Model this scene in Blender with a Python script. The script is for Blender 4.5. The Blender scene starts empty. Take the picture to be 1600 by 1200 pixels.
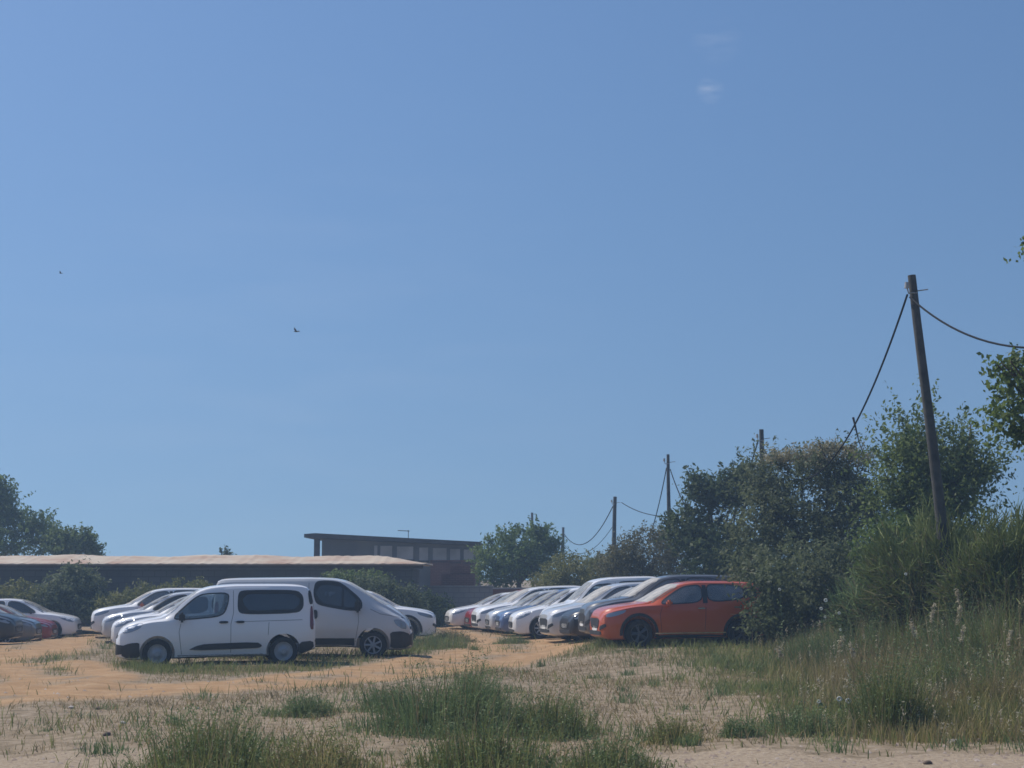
import bpy, bmesh, math, random
import numpy as np
from mathutils import Vector, Matrix
from mathutils.bvhtree import BVHTree
from mathutils.geometry import delaunay_2d_cdt

R = math.radians
sc = bpy.context.scene
col = sc.collection
rng = np.random.default_rng(7)
random.seed(7)

# ------------------------------------------------------------------ camera geometry
F = 2600.0; PITCH = math.atan(305 / F); CAMZ = 1.9
CP, SP = math.cos(PITCH), math.sin(PITCH)

def ray(px, py):
    u = (px - 800) / F; v = (600 - py) / F
    return Vector((u, CP - v * SP, SP + v * CP))

def at(px, py, Y):
    d = ray(px, py); d = d * (Y / d.y)
    return Vector((d.x, Y, d.z + CAMZ))

def S(t):
    t = np.clip(t, 0, 1); return t * t * (3 - 2 * t)

def G(x, y):
    x = np.asarray(x, float); y = np.asarray(y, float)
    z = 0.27 * S((x - 0.3) / 2.6) * S((y - 31) / 8) * (1 - .5 * S((y - 43) / 14))
    z = z + 0.75 * S((x - 6.0) / 4) * S((y - 21) / 8)
    z = z - 0.34 * S((-x - 13.8) / 2.6) * S((y - 50) / 8)
    z = z + 0.035 * np.sin(x * 1.7 + 1.3 * np.sin(y * .31)) * np.sin(y * 0.53 + .7 * np.sin(x * .8)) + .018 * np.sin(x * 4.1 + y * 2.3) * np.sin(y * 1.9)
    return z

def g(x, y): return float(G(x, y))

def gp(px, py):
    d = ray(px, py); lo = 5.0
    prev = None
    for k in range(2000):
        Y = 8 + k * 0.08
        p = d * (Y / d.y); z = p.z + CAMZ
        if z <= g(p.x, Y): return Vector((p.x, Y, g(p.x, Y)))
    p = d * (90 / d.y); return Vector((p.x, 90, 0))

# ------------------------------------------------------------------ object helpers
def tag(o, label=None, cat=None, group=None, kind=None):
    if label: o['label'] = label
    if cat: o['category'] = cat
    if group: o['group'] = group
    if kind: o['kind'] = kind
    return o

def empty(name, loc=(0, 0, 0), rz=0):
    o = bpy.data.objects.new(name, None); col.objects.link(o)
    o.location = loc; o.rotation_euler = (0, 0, rz); o.empty_display_size = .3
    return o

def link_mesh(name, me, parent=None):
    o = bpy.data.objects.new(name, me); col.objects.link(o)
    if parent is not None: o.parent = parent
    return o

def mobj(name, bm, mats, parent=None, smooth=None):
    me = bpy.data.meshes.new(name)
    bmesh.ops.recalc_face_normals(bm, faces=bm.faces)
    bm.to_mesh(me); bm.free()
    for m in (mats if isinstance(mats, (list, tuple)) else [mats]): me.materials.append(m)
    o = link_mesh(name, me, parent)
    if smooth is not None: shade(me, smooth)
    return o

def shade(me, ang=35):
    me.polygons.foreach_set('use_smooth', [True] * len(me.polygons))
    bm = bmesh.new(); bm.from_mesh(me)
    for e in bm.edges:
        if len(e.link_faces) == 2:
            e.smooth = e.calc_face_angle(0) < R(ang)
    bm.to_mesh(me); bm.free()

def copy_tree(o, parent=None):
    c = o.copy(); col.objects.link(c)
    if parent is not None: c.parent = parent
    for ch in list(o.children): copy_tree(ch, c)
    return c

def np_mesh(name, verts, faces, mat, parent=None, smooth=False):
    """verts (N,3); faces = list of (M,k) integer arrays"""
    me = bpy.data.meshes.new(name)
    verts = np.asarray(verts, np.float32)
    me.vertices.add(len(verts)); me.vertices.foreach_set('co', verts.ravel())
    loops = np.concatenate([f.ravel() for f in faces]).astype(np.int32)
    sizes = np.concatenate([np.full(len(f), f.shape[1]) for f in faces]).astype(np.int32)
    starts = np.concatenate([[0], np.cumsum(sizes)[:-1]]).astype(np.int32)
    me.loops.add(len(loops)); me.loops.foreach_set('vertex_index', loops)
    me.polygons.add(len(sizes)); me.polygons.foreach_set('loop_start', starts)
    me.update(calc_edges=True); me.validate()
    for m in (mat if isinstance(mat, (list, tuple)) else [mat]): me.materials.append(m)
    if smooth: me.polygons.foreach_set('use_smooth', [True] * len(me.polygons))
    return link_mesh(name, me, parent)

def box(bm, c, s, rot=None):
    m = Matrix.Translation(c) @ (rot.to_4x4() if rot else Matrix()) @ Matrix.Diagonal((s[0], s[1], s[2], 1))
    return bmesh.ops.create_cube(bm, size=1, matrix=m)['verts']

def tube(bm, pts, rad, n=8, cap=True):
    pts = [Vector(p) for p in pts]; rings = []
    up = Vector((0.13, 0.21, 1)).normalized()
    for i, p in enumerate(pts):
        t = (pts[min(i + 1, len(pts) - 1)] - pts[max(i - 1, 0)]).normalized()
        a = t.cross(up)
        if a.length < .05: a = t.cross(Vector((1, 0, 0)))
        a.normalize(); b = t.cross(a)
        r = rad[i] if isinstance(rad, (list, tuple)) else rad
        rings.append([bm.verts.new(p + a * (r * math.cos(2 * math.pi * k / n)) + b * (r * math.sin(2 * math.pi * k / n))) for k in range(n)])
    for i in range(len(rings) - 1):
        for k in range(n):
            bm.faces.new((rings[i][k], rings[i][(k + 1) % n], rings[i + 1][(k + 1) % n], rings[i + 1][k]))
    if cap and n > 2:
        bm.faces.new(rings[0][::-1]); bm.faces.new(rings[-1])

# ------------------------------------------------------------------ materials
def newmat(name):
    m = bpy.data.materials.new(name); m.use_nodes = True
    nt = m.node_tree; return m, nt, nt.nodes['Principled BSDF'], nt.nodes['Material Output']

def N(nt, t, **kw):
    n = nt.nodes.new(t)
    for k, v in kw.items(): setattr(n, k, v)
    return n

def ramp(nt, stops):
    n = N(nt, 'ShaderNodeValToRGB'); cr = n.color_ramp
    while len(cr.elements) > 1: cr.elements.remove(cr.elements[-1])
    cr.elements[0].position = stops[0][0]; cr.elements[0].color = (*stops[0][1], 1)
    for p, c in stops[1:]:
        e = cr.elements.new(p); e.color = (*c, 1)
    return n

def plain(name, c, rough=.6, metal=0, coat=0, noise=0.12, nscale=3.0, spec=.5, bump=0):
    m, nt, b, out = newmat(name)
    tc = N(nt, 'ShaderNodeTexCoord'); no = N(nt, 'ShaderNodeTexNoise')
    no.inputs['Scale'].default_value = nscale; no.inputs['Detail'].default_value = 5
    nt.links.new(tc.outputs['Object'], no.inputs['Vector'])
    lo = tuple(max(0, v * (1 - noise)) for v in c); hi = tuple(min(1, v * (1 + noise)) for v in c)
    rp = ramp(nt, [(.3, lo), (.7, hi)])
    nt.links.new(no.outputs['Fac'], rp.inputs['Fac']); nt.links.new(rp.outputs['Color'], b.inputs['Base Color'])
    b.inputs['Roughness'].default_value = rough; b.inputs['Metallic'].default_value = metal
    b.inputs['Coat Weight'].default_value = coat; b.inputs['Coat Roughness'].default_value = .04
    b.inputs['Specular IOR Level'].default_value = spec
    if bump:
        bp = N(nt, 'ShaderNodeBump'); bp.inputs['Strength'].default_value = bump; bp.inputs['Distance'].default_value = .02
        nt.links.new(no.outputs['Fac'], bp.inputs['Height']); nt.links.new(bp.outputs['Normal'], b.inputs['Normal'])
    return m

def paint(name, c, metal=0.0, dust=.35, rough=.35, coat=.7):
    """car paint: coated base with a film of dust that lies thicker on the sills and on upward faces"""
    m, nt, b, out = newmat(name)
    tc = N(nt, 'ShaderNodeTexCoord'); no = N(nt, 'ShaderNodeTexNoise'); no.inputs['Scale'].default_value = 2.2; no.inputs['Detail'].default_value = 6
    nt.links.new(tc.outputs['Object'], no.inputs['Vector'])
    sep = N(nt, 'ShaderNodeSeparateXYZ'); nt.links.new(tc.outputs['Object'], sep.inputs[0])
    mr = N(nt, 'ShaderNodeMapRange'); mr.inputs['From Min'].default_value = .75; mr.inputs['From Max'].default_value = .2
    mr.inputs['To Min'].default_value = .12; mr.inputs['To Max'].default_value = .9
    nt.links.new(sep.outputs['Z'], mr.inputs['Value'])
    mu = N(nt, 'ShaderNodeMath', operation='MULTIPLY'); nt.links.new(mr.outputs[0], mu.inputs[0]); nt.links.new(no.outputs['Fac'], mu.inputs[1])
    mu2 = N(nt, 'ShaderNodeMath', operation='MULTIPLY'); nt.links.new(mu.outputs[0], mu2.inputs[0]); mu2.inputs[1].default_value = dust * 1.6
    mx = N(nt, 'ShaderNodeMix', data_type='RGBA'); mx.inputs['A'].default_value = (*c, 1); mx.inputs['B'].default_value = (.42, .33, .25, 1)
    nt.links.new(mu2.outputs[0], mx.inputs['Factor']); nt.links.new(mx.outputs['Result'], b.inputs['Base Color'])
    b.inputs['Metallic'].default_value = metal; b.inputs['Roughness'].default_value = rough
    b.inputs['Coat Weight'].default_value = coat; b.inputs['Coat Roughness'].default_value = .035
    return m

def glassmat(name, tint=(.42, .5, .53), dust=.06, gloss=1.0):
    m, nt, b, out = newmat(name); nt.nodes.remove(b)
    tr = N(nt, 'ShaderNodeBsdfTransparent'); tr.inputs[0].default_value = (*tint, 1)
    gl = N(nt, 'ShaderNodeBsdfGlossy'); gl.inputs['Roughness'].default_value = .03
    fr = N(nt, 'ShaderNodeFresnel'); fr.inputs['IOR'].default_value = 1.45 + .35 * gloss
    mx = N(nt, 'ShaderNodeMixShader'); nt.links.new(fr.outputs[0], mx.inputs[0]); nt.links.new(tr.outputs[0], mx.inputs[1]); nt.links.new(gl.outputs[0], mx.inputs[2])
    df = N(nt, 'ShaderNodeBsdfDiffuse'); df.inputs[0].default_value = (.55, .52, .48, 1)
    no = N(nt, 'ShaderNodeTexNoise'); no.inputs['Scale'].default_value = 4
    tc = N(nt, 'ShaderNodeTexCoord'); nt.links.new(tc.outputs['Object'], no.inputs['Vector'])
    mu = N(nt, 'ShaderNodeMath', operation='MULTIPLY'); nt.links.new(no.outputs['Fac'], mu.inputs[0]); mu.inputs[1].default_value = dust * 2
    m2 = N(nt, 'ShaderNodeMixShader'); nt.links.new(mu.outputs[0], m2.inputs[0]); nt.links.new(mx.outputs[0], m2.inputs[1]); nt.links.new(df.outputs[0], m2.inputs[2])
    nt.links.new(m2.outputs[0], out.inputs['Surface'])
    return m

def leafmat(name, cols, trans=.45, rough=.55, patch=.55):
    m, nt, b, out = newmat(name)
    ge = N(nt, 'ShaderNodeNewGeometry'); tc = N(nt, 'ShaderNodeTexCoord')
    no = N(nt, 'ShaderNodeTexNoise'); no.inputs['Scale'].default_value = .9; no.inputs['Detail'].default_value = 3
    nt.links.new(tc.outputs['Object'], no.inputs['Vector'])
    ml = N(nt, 'ShaderNodeMix', data_type='FLOAT'); ml.inputs['Factor'].default_value = patch
    mr = N(nt, 'ShaderNodeMapRange'); mr.inputs['From Min'].default_value = .3; mr.inputs['From Max'].default_value = .7
    nt.links.new(no.outputs['Fac'], mr.inputs['Value'])
    nt.links.new(ge.outputs['Random Per Island'], ml.inputs['A']); nt.links.new(mr.outputs[0], ml.inputs['B'])
    k = len(cols) - 1
    rp = ramp(nt, [(i / max(k, 1), c) for i, c in enumerate(cols)])
    nt.links.new(ml.outputs['Result'], rp.inputs['Fac'])
    nt.links.new(rp.outputs['Color'], b.inputs['Base Color']); b.inputs['Roughness'].default_value = rough
    b.inputs['Specular IOR Level'].default_value = .18
    tl = N(nt, 'ShaderNodeBsdfTranslucent'); nt.links.new(rp.outputs['Color'], tl.inputs[0])
    mx = N(nt, 'ShaderNodeMixShader'); mx.inputs[0].default_value = trans
    nt.links.new(b.outputs[0], mx.inputs[1]); nt.links.new(tl.outputs[0], mx.inputs[2]); nt.links.new(mx.outputs[0], out.inputs['Surface'])
    return m

M = {}
M['white'] = paint('white_paint', (.82, .82, .83), dust=.3)
M['white_dirty'] = paint('dusty_white_paint', (.60, .605, .615), dust=.85)
M['orange'] = paint('orange_paint', (.52, .085, .014), dust=.10)
M['red'] = paint('red_paint', (.24, .010, .014), dust=.07, coat=.45)
M['black'] = paint('black_paint', (.012, .013, .016), dust=.10, coat=.25)
M['grey'] = paint('grey_paint', (.10, .105, .115), metal=.2)
M['silver'] = paint('silver_paint', (.58, .59, .61), metal=.25)
M['blue'] = paint('blue_paint', (.06, .11, .24), dust=.25)
M['darkblue'] = paint('dark_blue_paint', (.03, .045, .08), dust=.2)
M['inside'] = plain('dark_interior', (.07, .07, .072), .8)
M['seatcloth'] = plain('seat_cloth', (.11, .112, .118), .9)
M['plastic'] = plain('black_plastic', (.026, .028, .031), .55)
M['tyre'] = plain('tyre_rubber', (.022, .022, .023), .85, noise=.3, nscale=8)
M['rim'] = plain('alloy_rim', (.42, .43, .45), .35, metal=.6)
M['steel_rim'] = plain('hubcap_plastic', (.34, .35, .37), .45, metal=.2)
M['dark_rim'] = plain('dark_alloy_rim', (.12, .122, .13), .35, metal=.6)
M['glass'] = glassmat('window_glass', (.78, .84, .86), .06, 1.6)
M['dusty_glass'] = glassmat('dusty_window_glass', (.74, .8, .82), .16, 2.3)
M['tint'] = glassmat('tinted_glass', (.16, .2, .24), .03, 2.2)
M['row_glass'] = glassmat('dark_car_glass', (.34, .4, .43), .04, 1.2)
M['screen'] = glassmat('windscreen_glass', (.6, .66, .68), .32)
M['dusty_screen'] = glassmat('dusty_windscreen_glass', (.6, .66, .68), .62)
M['lamp'] = plain('headlamp_lens', (.30, .32, .35), .12, metal=.3, coat=1)
M['redlamp'] = plain('tail_lamp_lens', (.14, .008, .010), .2, coat=1)
M['plate'] = plain('number_plate_white', (.72, .72, .7), .5)
M['chrome'] = plain('bright_trim', (.6, .61, .63), .18, metal=1)

# ------------------------------------------------------------------ vehicles
def interp(pts, x):
    xs = [p[0] for p in pts]
    if x <= xs[0]: return pts[0][1]
    if x >= xs[-1]: return pts[-1][1]
    for i in range(len(pts) - 1):
        if xs[i] <= x <= xs[i + 1]:
            x0, y0 = pts[i]; x1, y1 = pts[i + 1]; h = x1 - x0
            # monotone cubic tangents
            def slope(j): return (pts[j + 1][1] - pts[j][1]) / (pts[j + 1][0] - pts[j][0])
            d = slope(i)
            def tan(j):
                if j <= 0: return slope(0)
                if j >= len(pts) - 1: return slope(len(pts) - 2)
                a, b = slope(j - 1), slope(j)
                return 0 if a * b <= 0 else 2 * a * b / (a + b)
            m0, m1 = tan(i), tan(i + 1); t = (x - x0) / h
            return (y0 * (2 * t**3 - 3 * t**2 + 1) + h * m0 * (t**3 - 2 * t**2 + t) + y1 * (-2 * t**3 + 3 * t**2) + h * m1 * (t**3 - t**2))
    return pts[-1][1]

def section(sp, d):
    top = interp(sp['top'], d); belt = min(interp(sp['belt'], d), top - .03); bot = interp(sp['bot'], d)
    w = interp(sp['w'], d); wt = min(interp(sp['wt'], d), w * .97)
    hb = belt - bot; r = min(.10, (top - belt) * .6)
    P = [(0, bot), (w * .82, bot), (w * .94, bot + .035), (w * .985, bot + .22 * hb), (w, bot + .5 * hb), (w * .995, bot + .72 * hb), (w * .975, bot + .92 * hb), (w * .95, belt)]
    ax, az = w * .95, belt; bx, bz = wt, top - r
    for t in (.3, .65): P.append((ax + (bx - ax) * t + .012 * math.sin(math.pi * t), az + (bz - az) * t))
    P += [(bx, bz), (bx - .035, bz + r * .55), (bx - .11, bz + r * .82), (bx * .55, top - .012 * (r / .1)), (0, top)]
    return P

def loft(sp, secs, mat_index=0):
    """secs: list of (x, half section points from bottom centre to top centre)"""
    bm = bmesh.new(); rings = []
    for x, P in secs:
        ring = [bm.verts.new((x, y, z)) for y, z in P] + [bm.verts.new((x, -y, z)) for y, z in P[-2:0:-1]]
        rings.append(ring)
    n = len(rings[0])
    for a, b in zip(rings, rings[1:]):
        for k in range(n): bm.faces.new((a[k], a[(k + 1) % n], b[(k + 1) % n], b[k]))
    bm.faces.new(rings[0]); bm.faces.new(rings[-1][::-1])
    bmesh.ops.recalc_face_normals(bm, faces=bm.faces)
    for f in bm.faces: f.material_index = mat_index
    return bm

def prism(poly, axis, lo, hi, mi=1):
    bm = bmesh.new()
    def P(a, b, c):
        return {'y': (a, c, b), 'z': (a, b, c), 'x': (c, a, b)}[axis]
    A = [bm.verts.new(P(a, b, lo)) for a, b in poly]; B = [bm.verts.new(P(a, b, hi)) for a, b in poly]
    n = len(A)
    for k in range(n): bm.faces.new((A[k], A[(k + 1) % n], B[(k + 1) % n], B[k]))
    bm.faces.new(A[::-1]); bm.faces.new(B)
    bmesh.ops.recalc_face_normals(bm, faces=bm.faces)
    for f in bm.faces: f.material_index = mi
    return bm

def chaikin(poly, it=2, f=.22):
    for _ in range(it):
        q = []
        for i in range(len(poly)):
            a = poly[i]; b = poly[(i + 1) % len(poly)]
            q.append((a[0] + (b[0] - a[0]) * f, a[1] + (b[1] - a[1]) * f)); q.append((a[0] + (b[0] - a[0]) * (1 - f), a[1] + (b[1] - a[1]) * (1 - f)))
        poly = q
    return poly

def inside(p, poly):
    x, y = p; c = False; n = len(poly)
    for i in range(n):
        x1, y1 = poly[i]; x2, y2 = poly[(i + 1) % n]
        if (y1 > y) != (y2 > y) and x < (x2 - x1) * (y - y1) / (y2 - y1) + x1: c = not c
    return c

def patch(bvh, poly, axis, sgn, off=.006, thick=.016, res=.09):
    """panel that follows the body: 2-D outline thrown onto the body along an axis"""
    pts = []
    for i in range(len(poly)):
        a = poly[i]; b = poly[(i + 1) % len(poly)]; L = math.hypot(b[0] - a[0], b[1] - a[1]); k = max(1, int(L / res))
        for j in range(k): pts.append(Vector((a[0] + (b[0] - a[0]) * j / k, a[1] + (b[1] - a[1]) * j / k)))
    nb = len(pts); edges = [(i, (i + 1) % nb) for i in range(nb)]
    xs = [p[0] for p in poly]; ys = [p[1] for p in poly]
    x = min(xs) + res * .6
    while x < max(xs):
        y = min(ys) + res * .6
        while y < max(ys):
            if inside((x, y), poly) and min((Vector((x, y)) - q).length for q in pts[:nb]) > res * .4: pts.append(Vector((x, y)))
            y += res
        x += res
    V, E, Fc, *_ = delaunay_2d_cdt(pts, edges, [], 1, 1e-6)
    bm = bmesh.new(); front = []; back = []
    ax = {'x': 0, 'y': 1, 'z': 2}[axis]; dv = Vector((0, 0, 0)); dv[ax] = -sgn
    for p in V:
        o = {'y': Vector((p.x, 0, p.y)), 'z': Vector((p.x, p.y, 0)), 'x': Vector((0, p.x, p.y))}[axis]
        o[ax] = 6 * sgn
        h, nrm, *_r = bvh.ray_cast(o, dv)
        if h is None:
            o2 = o.copy(); o2[ax] = 0; h, nrm, *_r = bvh.find_nearest(o2)
        if nrm.dot(dv) > 0: nrm = -nrm
        front.append(bm.verts.new(h + nrm * off)); back.append(bm.verts.new(h + nrm * (off - thick)))
    cnt = {}
    for f in Fc:
        bm.faces.new([front[i] for i in f]); bm.faces.new([back[i] for i in reversed(f)])
        for a, b in zip(f, list(f[1:]) + [f[0]]): cnt[(a, b)] = 1
    for (a, b) in list(cnt):
        if (b, a) not in cnt: bm.faces.new((front[b], front[a], back[a], back[b]))
    return bm

def band(pts, w):
    """2-D outline of a thin band along a polyline"""
    L = []; Rr = []
    for i, p in enumerate(pts):
        a = pts[max(i - 1, 0)]; b = pts[min(i + 1, len(pts) - 1)]
        dx, dy = b[0] - a[0], b[1] - a[1]; l = math.hypot(dx, dy); nx, ny = -dy / l * w / 2, dx / l * w / 2
        L.append((p[0] + nx, p[1] + ny)); Rr.append((p[0] - nx, p[1] - ny))
    return L + Rr[::-1]

def cut(body_bm, cutters, name):
    me = bpy.data.meshes.new(name); body_bm.to_mesh(me); body_bm.free()
    for i in range(3): me.materials.append(None)
    o = bpy.data.objects.new(name, me); col.objects.link(o); tmp = []
    for c in cutters:
        cm = bpy.data.meshes.new('cutter'); c.to_mesh(cm); c.free()
        for i in range(3): cm.materials.append(None)
        co = bpy.data.objects.new('cutter', cm); col.objects.link(co); tmp.append(co)
        md = o.modifiers.new('b', 'BOOLEAN'); md.operation = 'DIFFERENCE'; md.solver = 'EXACT'; md.object = co
    dg = bpy.context.evaluated_depsgraph_get(); dg.update()
    res = bpy.data.meshes.new_from_object(o.evaluated_get(dg)); res.name = name
    bpy.data.objects.remove(o)
    for t in tmp: bpy.data.objects.remove(t)
    return res

def make_wheel_meshes(r, width, style, rimmat):
    prof = [(.62, -.5), (.9, -.5), (.97, -.38), (1.0, -.25), (1.0, .25), (.97, .38), (.9, .5), (.66, .5), (.62, .42)]
    def lathe(prof, n=28):
        bm = bmesh.new(); rs = []
        for k in range(n):
            a = 2 * math.pi * k / n
            rs.append([bm.verts.new((r * p * math.cos(a), y * width, r * p * math.sin(a))) for p, y in prof])
        for k in range(n):
            a, b = rs[k], rs[(k + 1) % n]
            for j in range(len(prof) - 1): bm.faces.new((a[j], a[j + 1], b[j + 1], b[j]))
        return bm
    t = lathe(prof + [(.60, .1), (.05, .1)])
    bmesh.ops.recalc_face_normals(t, faces=t.faces)
    rm = lathe([(.655, .47), (.60, .46), (.57, .30)], 28)
    if style == 'steel':
        d = lathe([(.575, .36), (.45, .30), (.36, .36), (.2, .46), (.17, .52), (.02, .52)], 28)
        me = bpy.data.meshes.new('t'); d.to_mesh(me); d.free(); rm.from_mesh(me)
        for k in range(10):
            a = 2 * math.pi * k / 10
            box(rm, (r * .47 * math.cos(a), width * .36, r * .47 * math.sin(a)), (r * .12, .02, r * .14), Matrix.Rotation(-a, 3, 'Y'))
    else:
        ns = 5 if style == 'five' else 7
        for k in range(ns):
            a = 2 * math.pi * k / ns + .3
            for da in ((-.13, .13) if ns == 5 else (0,)):
                p0 = Vector((r * .1 * math.cos(a + da), width * .46, r * .1 * math.sin(a + da))); p1 = Vector((r * .61 * math.cos(a + da), width * .42, r * .61 * math.sin(a + da)))
                tube(rm, [p0, p1], [r * .055 if ns == 5 else r * .085, r * .06 if ns == 5 else r * .07], 6)
        d = lathe([(.16, .36), (.15, .5), (.02, .52)], 16)
        me = bpy.data.meshes.new('t'); d.to_mesh(me); d.free(); rm.from_mesh(me)
    return t, rm

CARS = {}
def build_type(key, sp):
    L = sp['L']
    X = lambda d: L / 2 - d
    ds = [0, .03, .08, .16, .28, .42]; d = .42
    while d < L - .45: d += .11; ds.append(min(d, L - .42))
    ds += [L - .3, L - .18, L - .09, L - .035, L]
    ds = sorted(set(round(v, 4) for v in ds))
    body = loft(sp, [(X(d), section(sp, d)) for d in ds])
    bvh = BVHTree.FromBMesh(body)
    cutters = []
    r = sp['wheel_r']; ar = r + sp.get('arch', .055)
    for wd in sp['axles']:
        circ = [(X(wd) + ar * math.cos(2 * math.pi * k / 28), r + .01 + ar * math.sin(2 * math.pi * k / 28)) for k in range(28)]
        for s in (1, -1):
            W = sp['W']; lo, hi = sorted((s * (W - .27), s * (W + .2)))
            cutters.append(prism(circ, 'y', lo, hi, 2))
    # cabin
    c0, c1 = sp['cabin']; secs = []; d = c0
    while d <= c1:
        top = interp(sp['top'], d); belt = min(interp(sp['belt'], d), top - .03); w = interp(sp['w'], d); wt = min(interp(sp['wt'], d), w * .97)
        zf = .5; rr = min(.1, (top - belt) * .6)
        zt = max(top - .055, belt + .02)
        secs.append((X(d), [(0, zf), (w - .11, zf), (w * .95 - .07, belt - .03), (min(wt - .055, w * .95 - .075), max(top - rr - .03, belt + .0)), (wt * .55, zt - .005), (0, zt)]))
        d += .12
    cutters.append(loft(sp, secs, 1))
    for wpoly, kind in sp['win']:
        poly = chaikin([(X(a), b) for a, b in wpoly], 2, .2)
        cx = sum(p[0] for p in poly) / len(poly); cz = sum(p[1] for p in poly) / len(poly)
        cutters.append(prism([(cx + (x - cx) * .97, cz + (z - cz) * .955) for x, z in poly], 'y', -1.3, 1.3))
    w0, w1, h0, h1 = sp['screen']     # windscreen: base depth, top depth, half widths
    scr = [(X(w0), -h0), (X(w0) + .05, 0), (X(w0), h0), (X(w1), h1), (X(w1) + .03, 0), (X(w1), -h1)]
    scr = chaikin(scr, 1, .12)
    cx = sum(p[0] for p in scr) / len(scr)
    cutters.append(prism([(cx + (x - cx) * .94, y * .96) for x, y in scr], 'z', .72, 2.6))
    me = cut(body, cutters, 'body')
    me.materials.clear(); me.materials.append(M['white']); me.materials.append(M['inside']); me.materials.append(M['tyre'])
    shade(me, 17)
    root = empty(key)
    b = link_mesh('body', me, root)
    b.material_slots[0].link = 'OBJECT'; b.material_slots[0].material = M['white']
    P = lambda poly: [(X(a), c) for a, c in poly]
    for s in (1, -1):
        for wpoly, kind in sp['win']:
            poly = chaikin(P(wpoly), 2, .2)
            mobj('window', patch(bvh, poly, 'y', s, .004, .008, .12), M[kind], root, 30)
            mobj('window_seal', patch(bvh, band(poly + [tuple(np.array(poly[-1]) + (np.array(poly[0]) - np.array(poly[-1])) * .9)], .028), 'y', s, .007, .012, .3), M['plastic'], root)
        for poly in sp.get('trim', []): mobj('side_trim', patch(bvh, chaikin(P(poly), 1, .2), 'y', s, .018, .04), M['plastic'], root, 30)
        for poly in sp.get('sill', []): mobj('sill', patch(bvh, P(poly), 'y', s, .012, .03), M[sp.get('sill_mat', 'plastic')], root, 30)
        for pl in sp.get('seams', []): mobj('door_seam', patch(bvh, band(P(pl), .009), 'y', s, .002, .006, .08), M['plastic'], root)
        for poly in sp.get('panels', []): mobj('window_pillar', patch(bvh, P(poly), 'y', s, .006, .012, .1), M['plastic'], root, 30)
        if sp.get('cladding'):
            for wd in sp['axles']:
                a0, a1 = ar + .002, ar + sp['cladding']; aa = [math.pi * (-.04 + 1.08 * k / 20) for k in range(21)]
                ring = [(X(wd) + a1 * math.cos(t), r + .01 + a1 * math.sin(t)) for t in aa] + [(X(wd) + a0 * math.cos(t), r + .01 + a0 * math.sin(t)) for t in reversed(aa)]
                mobj('wheel_arch_trim', patch(bvh, ring, 'y', s, .012, .03, .12), M['plastic'], root, 30)
        for pl in sp.get('pillars', []): mobj('window_divider', patch(bvh, band(P(pl), .05), 'y', s, .010, .02, .1), M['plastic'], root)
        for poly in sp.get('crease_strip', []): mobj('lit_crease_strip', patch(bvh, chaikin(P(poly), 1, .2), 'y', s, .010, .03), M['white_dirty'], root, 30)  # raised strip in body paint, standing in for the lit door crease
        for (hd, hz, hw, hh) in sp['handles']:
            mobj('door_handle', patch(bvh, chaikin([(X(hd), hz), (X(hd + hw), hz), (X(hd + hw), hz + hh), (X(hd), hz + hh)], 1), 'y', s, .03, .05), M[sp.get('handle_mat', 'plastic')], root, 40)
        mobj('headlight', patch(bvh, chaikin(P(sp['headlight']), 1, .2), 'y', s, .008, .03, .06), M['lamp'], root, 30)
        mobj('tail_light', patch(bvh, chaikin(P(sp['taillight']), 1, .2), 'y', s, .008, .03, .06), M['redlamp'], root, 30)
        # mirror
        md, mz = sp['mirror']; bm = bmesh.new()
        mw = interp(sp['w'], md)
        box(bm, (X(md), s * (mw + .10), mz), (.13, .2, sp.get('mirror_h', .15)))
        bmesh.ops.bevel(bm, geom=bm.edges[:], offset=.04, segments=2, affect='EDGES')
        tube(bm, [(X(md) - .02, s * (mw - .08), mz - .05), (X(md) - .01, s * (mw + .06), mz - .03)], .025, 6)
        mm = mobj('mirror', bm, M['plastic'], root, 40)
        mm.material_slots[0].link = 'OBJECT'; mm.material_slots[0].material = M[sp.get('mirror_mat', 'plastic')]
        if 'rail' in sp:
            r0, r1 = sp['rail']; bm = bmesh.new(); pts = []
            for k in range(9):
                dd = r0 + (r1 - r0) * k / 8; wtt = interp(sp['wt'], dd) - .07
                z = interp(sp['top'], dd) + (.045 if 0 < k < 8 else -.01); pts.append((X(dd), s * wtt, z - .01))
            tube(bm, pts, .018, 6)
            mobj('roof_rail', bm, M['plastic'], root, 40)
        for poly in sp.get('fog', []):
            pass
    for name, mat, poly in sp['front']:
        mobj(name, patch(bvh, chaikin(poly, 1, .15), 'x', 1, .012, .04, .08), M[mat], root, 30)
    for name, mat, poly in sp['rear']:
        mobj(name, patch(bvh, chaikin(poly, 1, .15), 'x', -1, .010, .03, .1), M[mat], root, 30)
    mobj('windscreen', patch(bvh, scr, 'z', 1, .004, .008, .12), M[sp.get('screen_mat', 'screen')], root, 30)
    # seats
    for (sd, n) in sp['seats']:
        for k in range(n):
            y = (k - (n - 1) / 2) * (.72 if n == 2 else .48); bm = bmesh.new()
            box(bm, (X(sd), y, .62), (.5, .46 if n == 2 else .44, .16)); box(bm, (X(sd + .28), y, .9), (.13, .46 if n == 2 else .44, .56), Matrix.Rotation(-.2, 3, 'Y'))
            box(bm, (X(sd + .36), y, sp['head_z']), (.1, .26, .2))
            bmesh.ops.bevel(bm, geom=bm.edges[:], offset=.035, segments=2, affect='EDGES')
            mobj('seat', bm, M['seatcloth'], root, 40)
    bm = bmesh.new(); c = Vector((X(sp['seats'][0][0] - .42), .36, .95)); nn = 16
    tube(bm, [c + Matrix.Rotation(.45, 3, 'Y') @ Vector((0, .18 * math.cos(2 * math.pi * k / nn), .18 * math.sin(2 * math.pi * k / nn))) for k in range(nn + 1)], .016, 5, False)
    mobj('steering_wheel', bm, M['plastic'], root)
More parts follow.
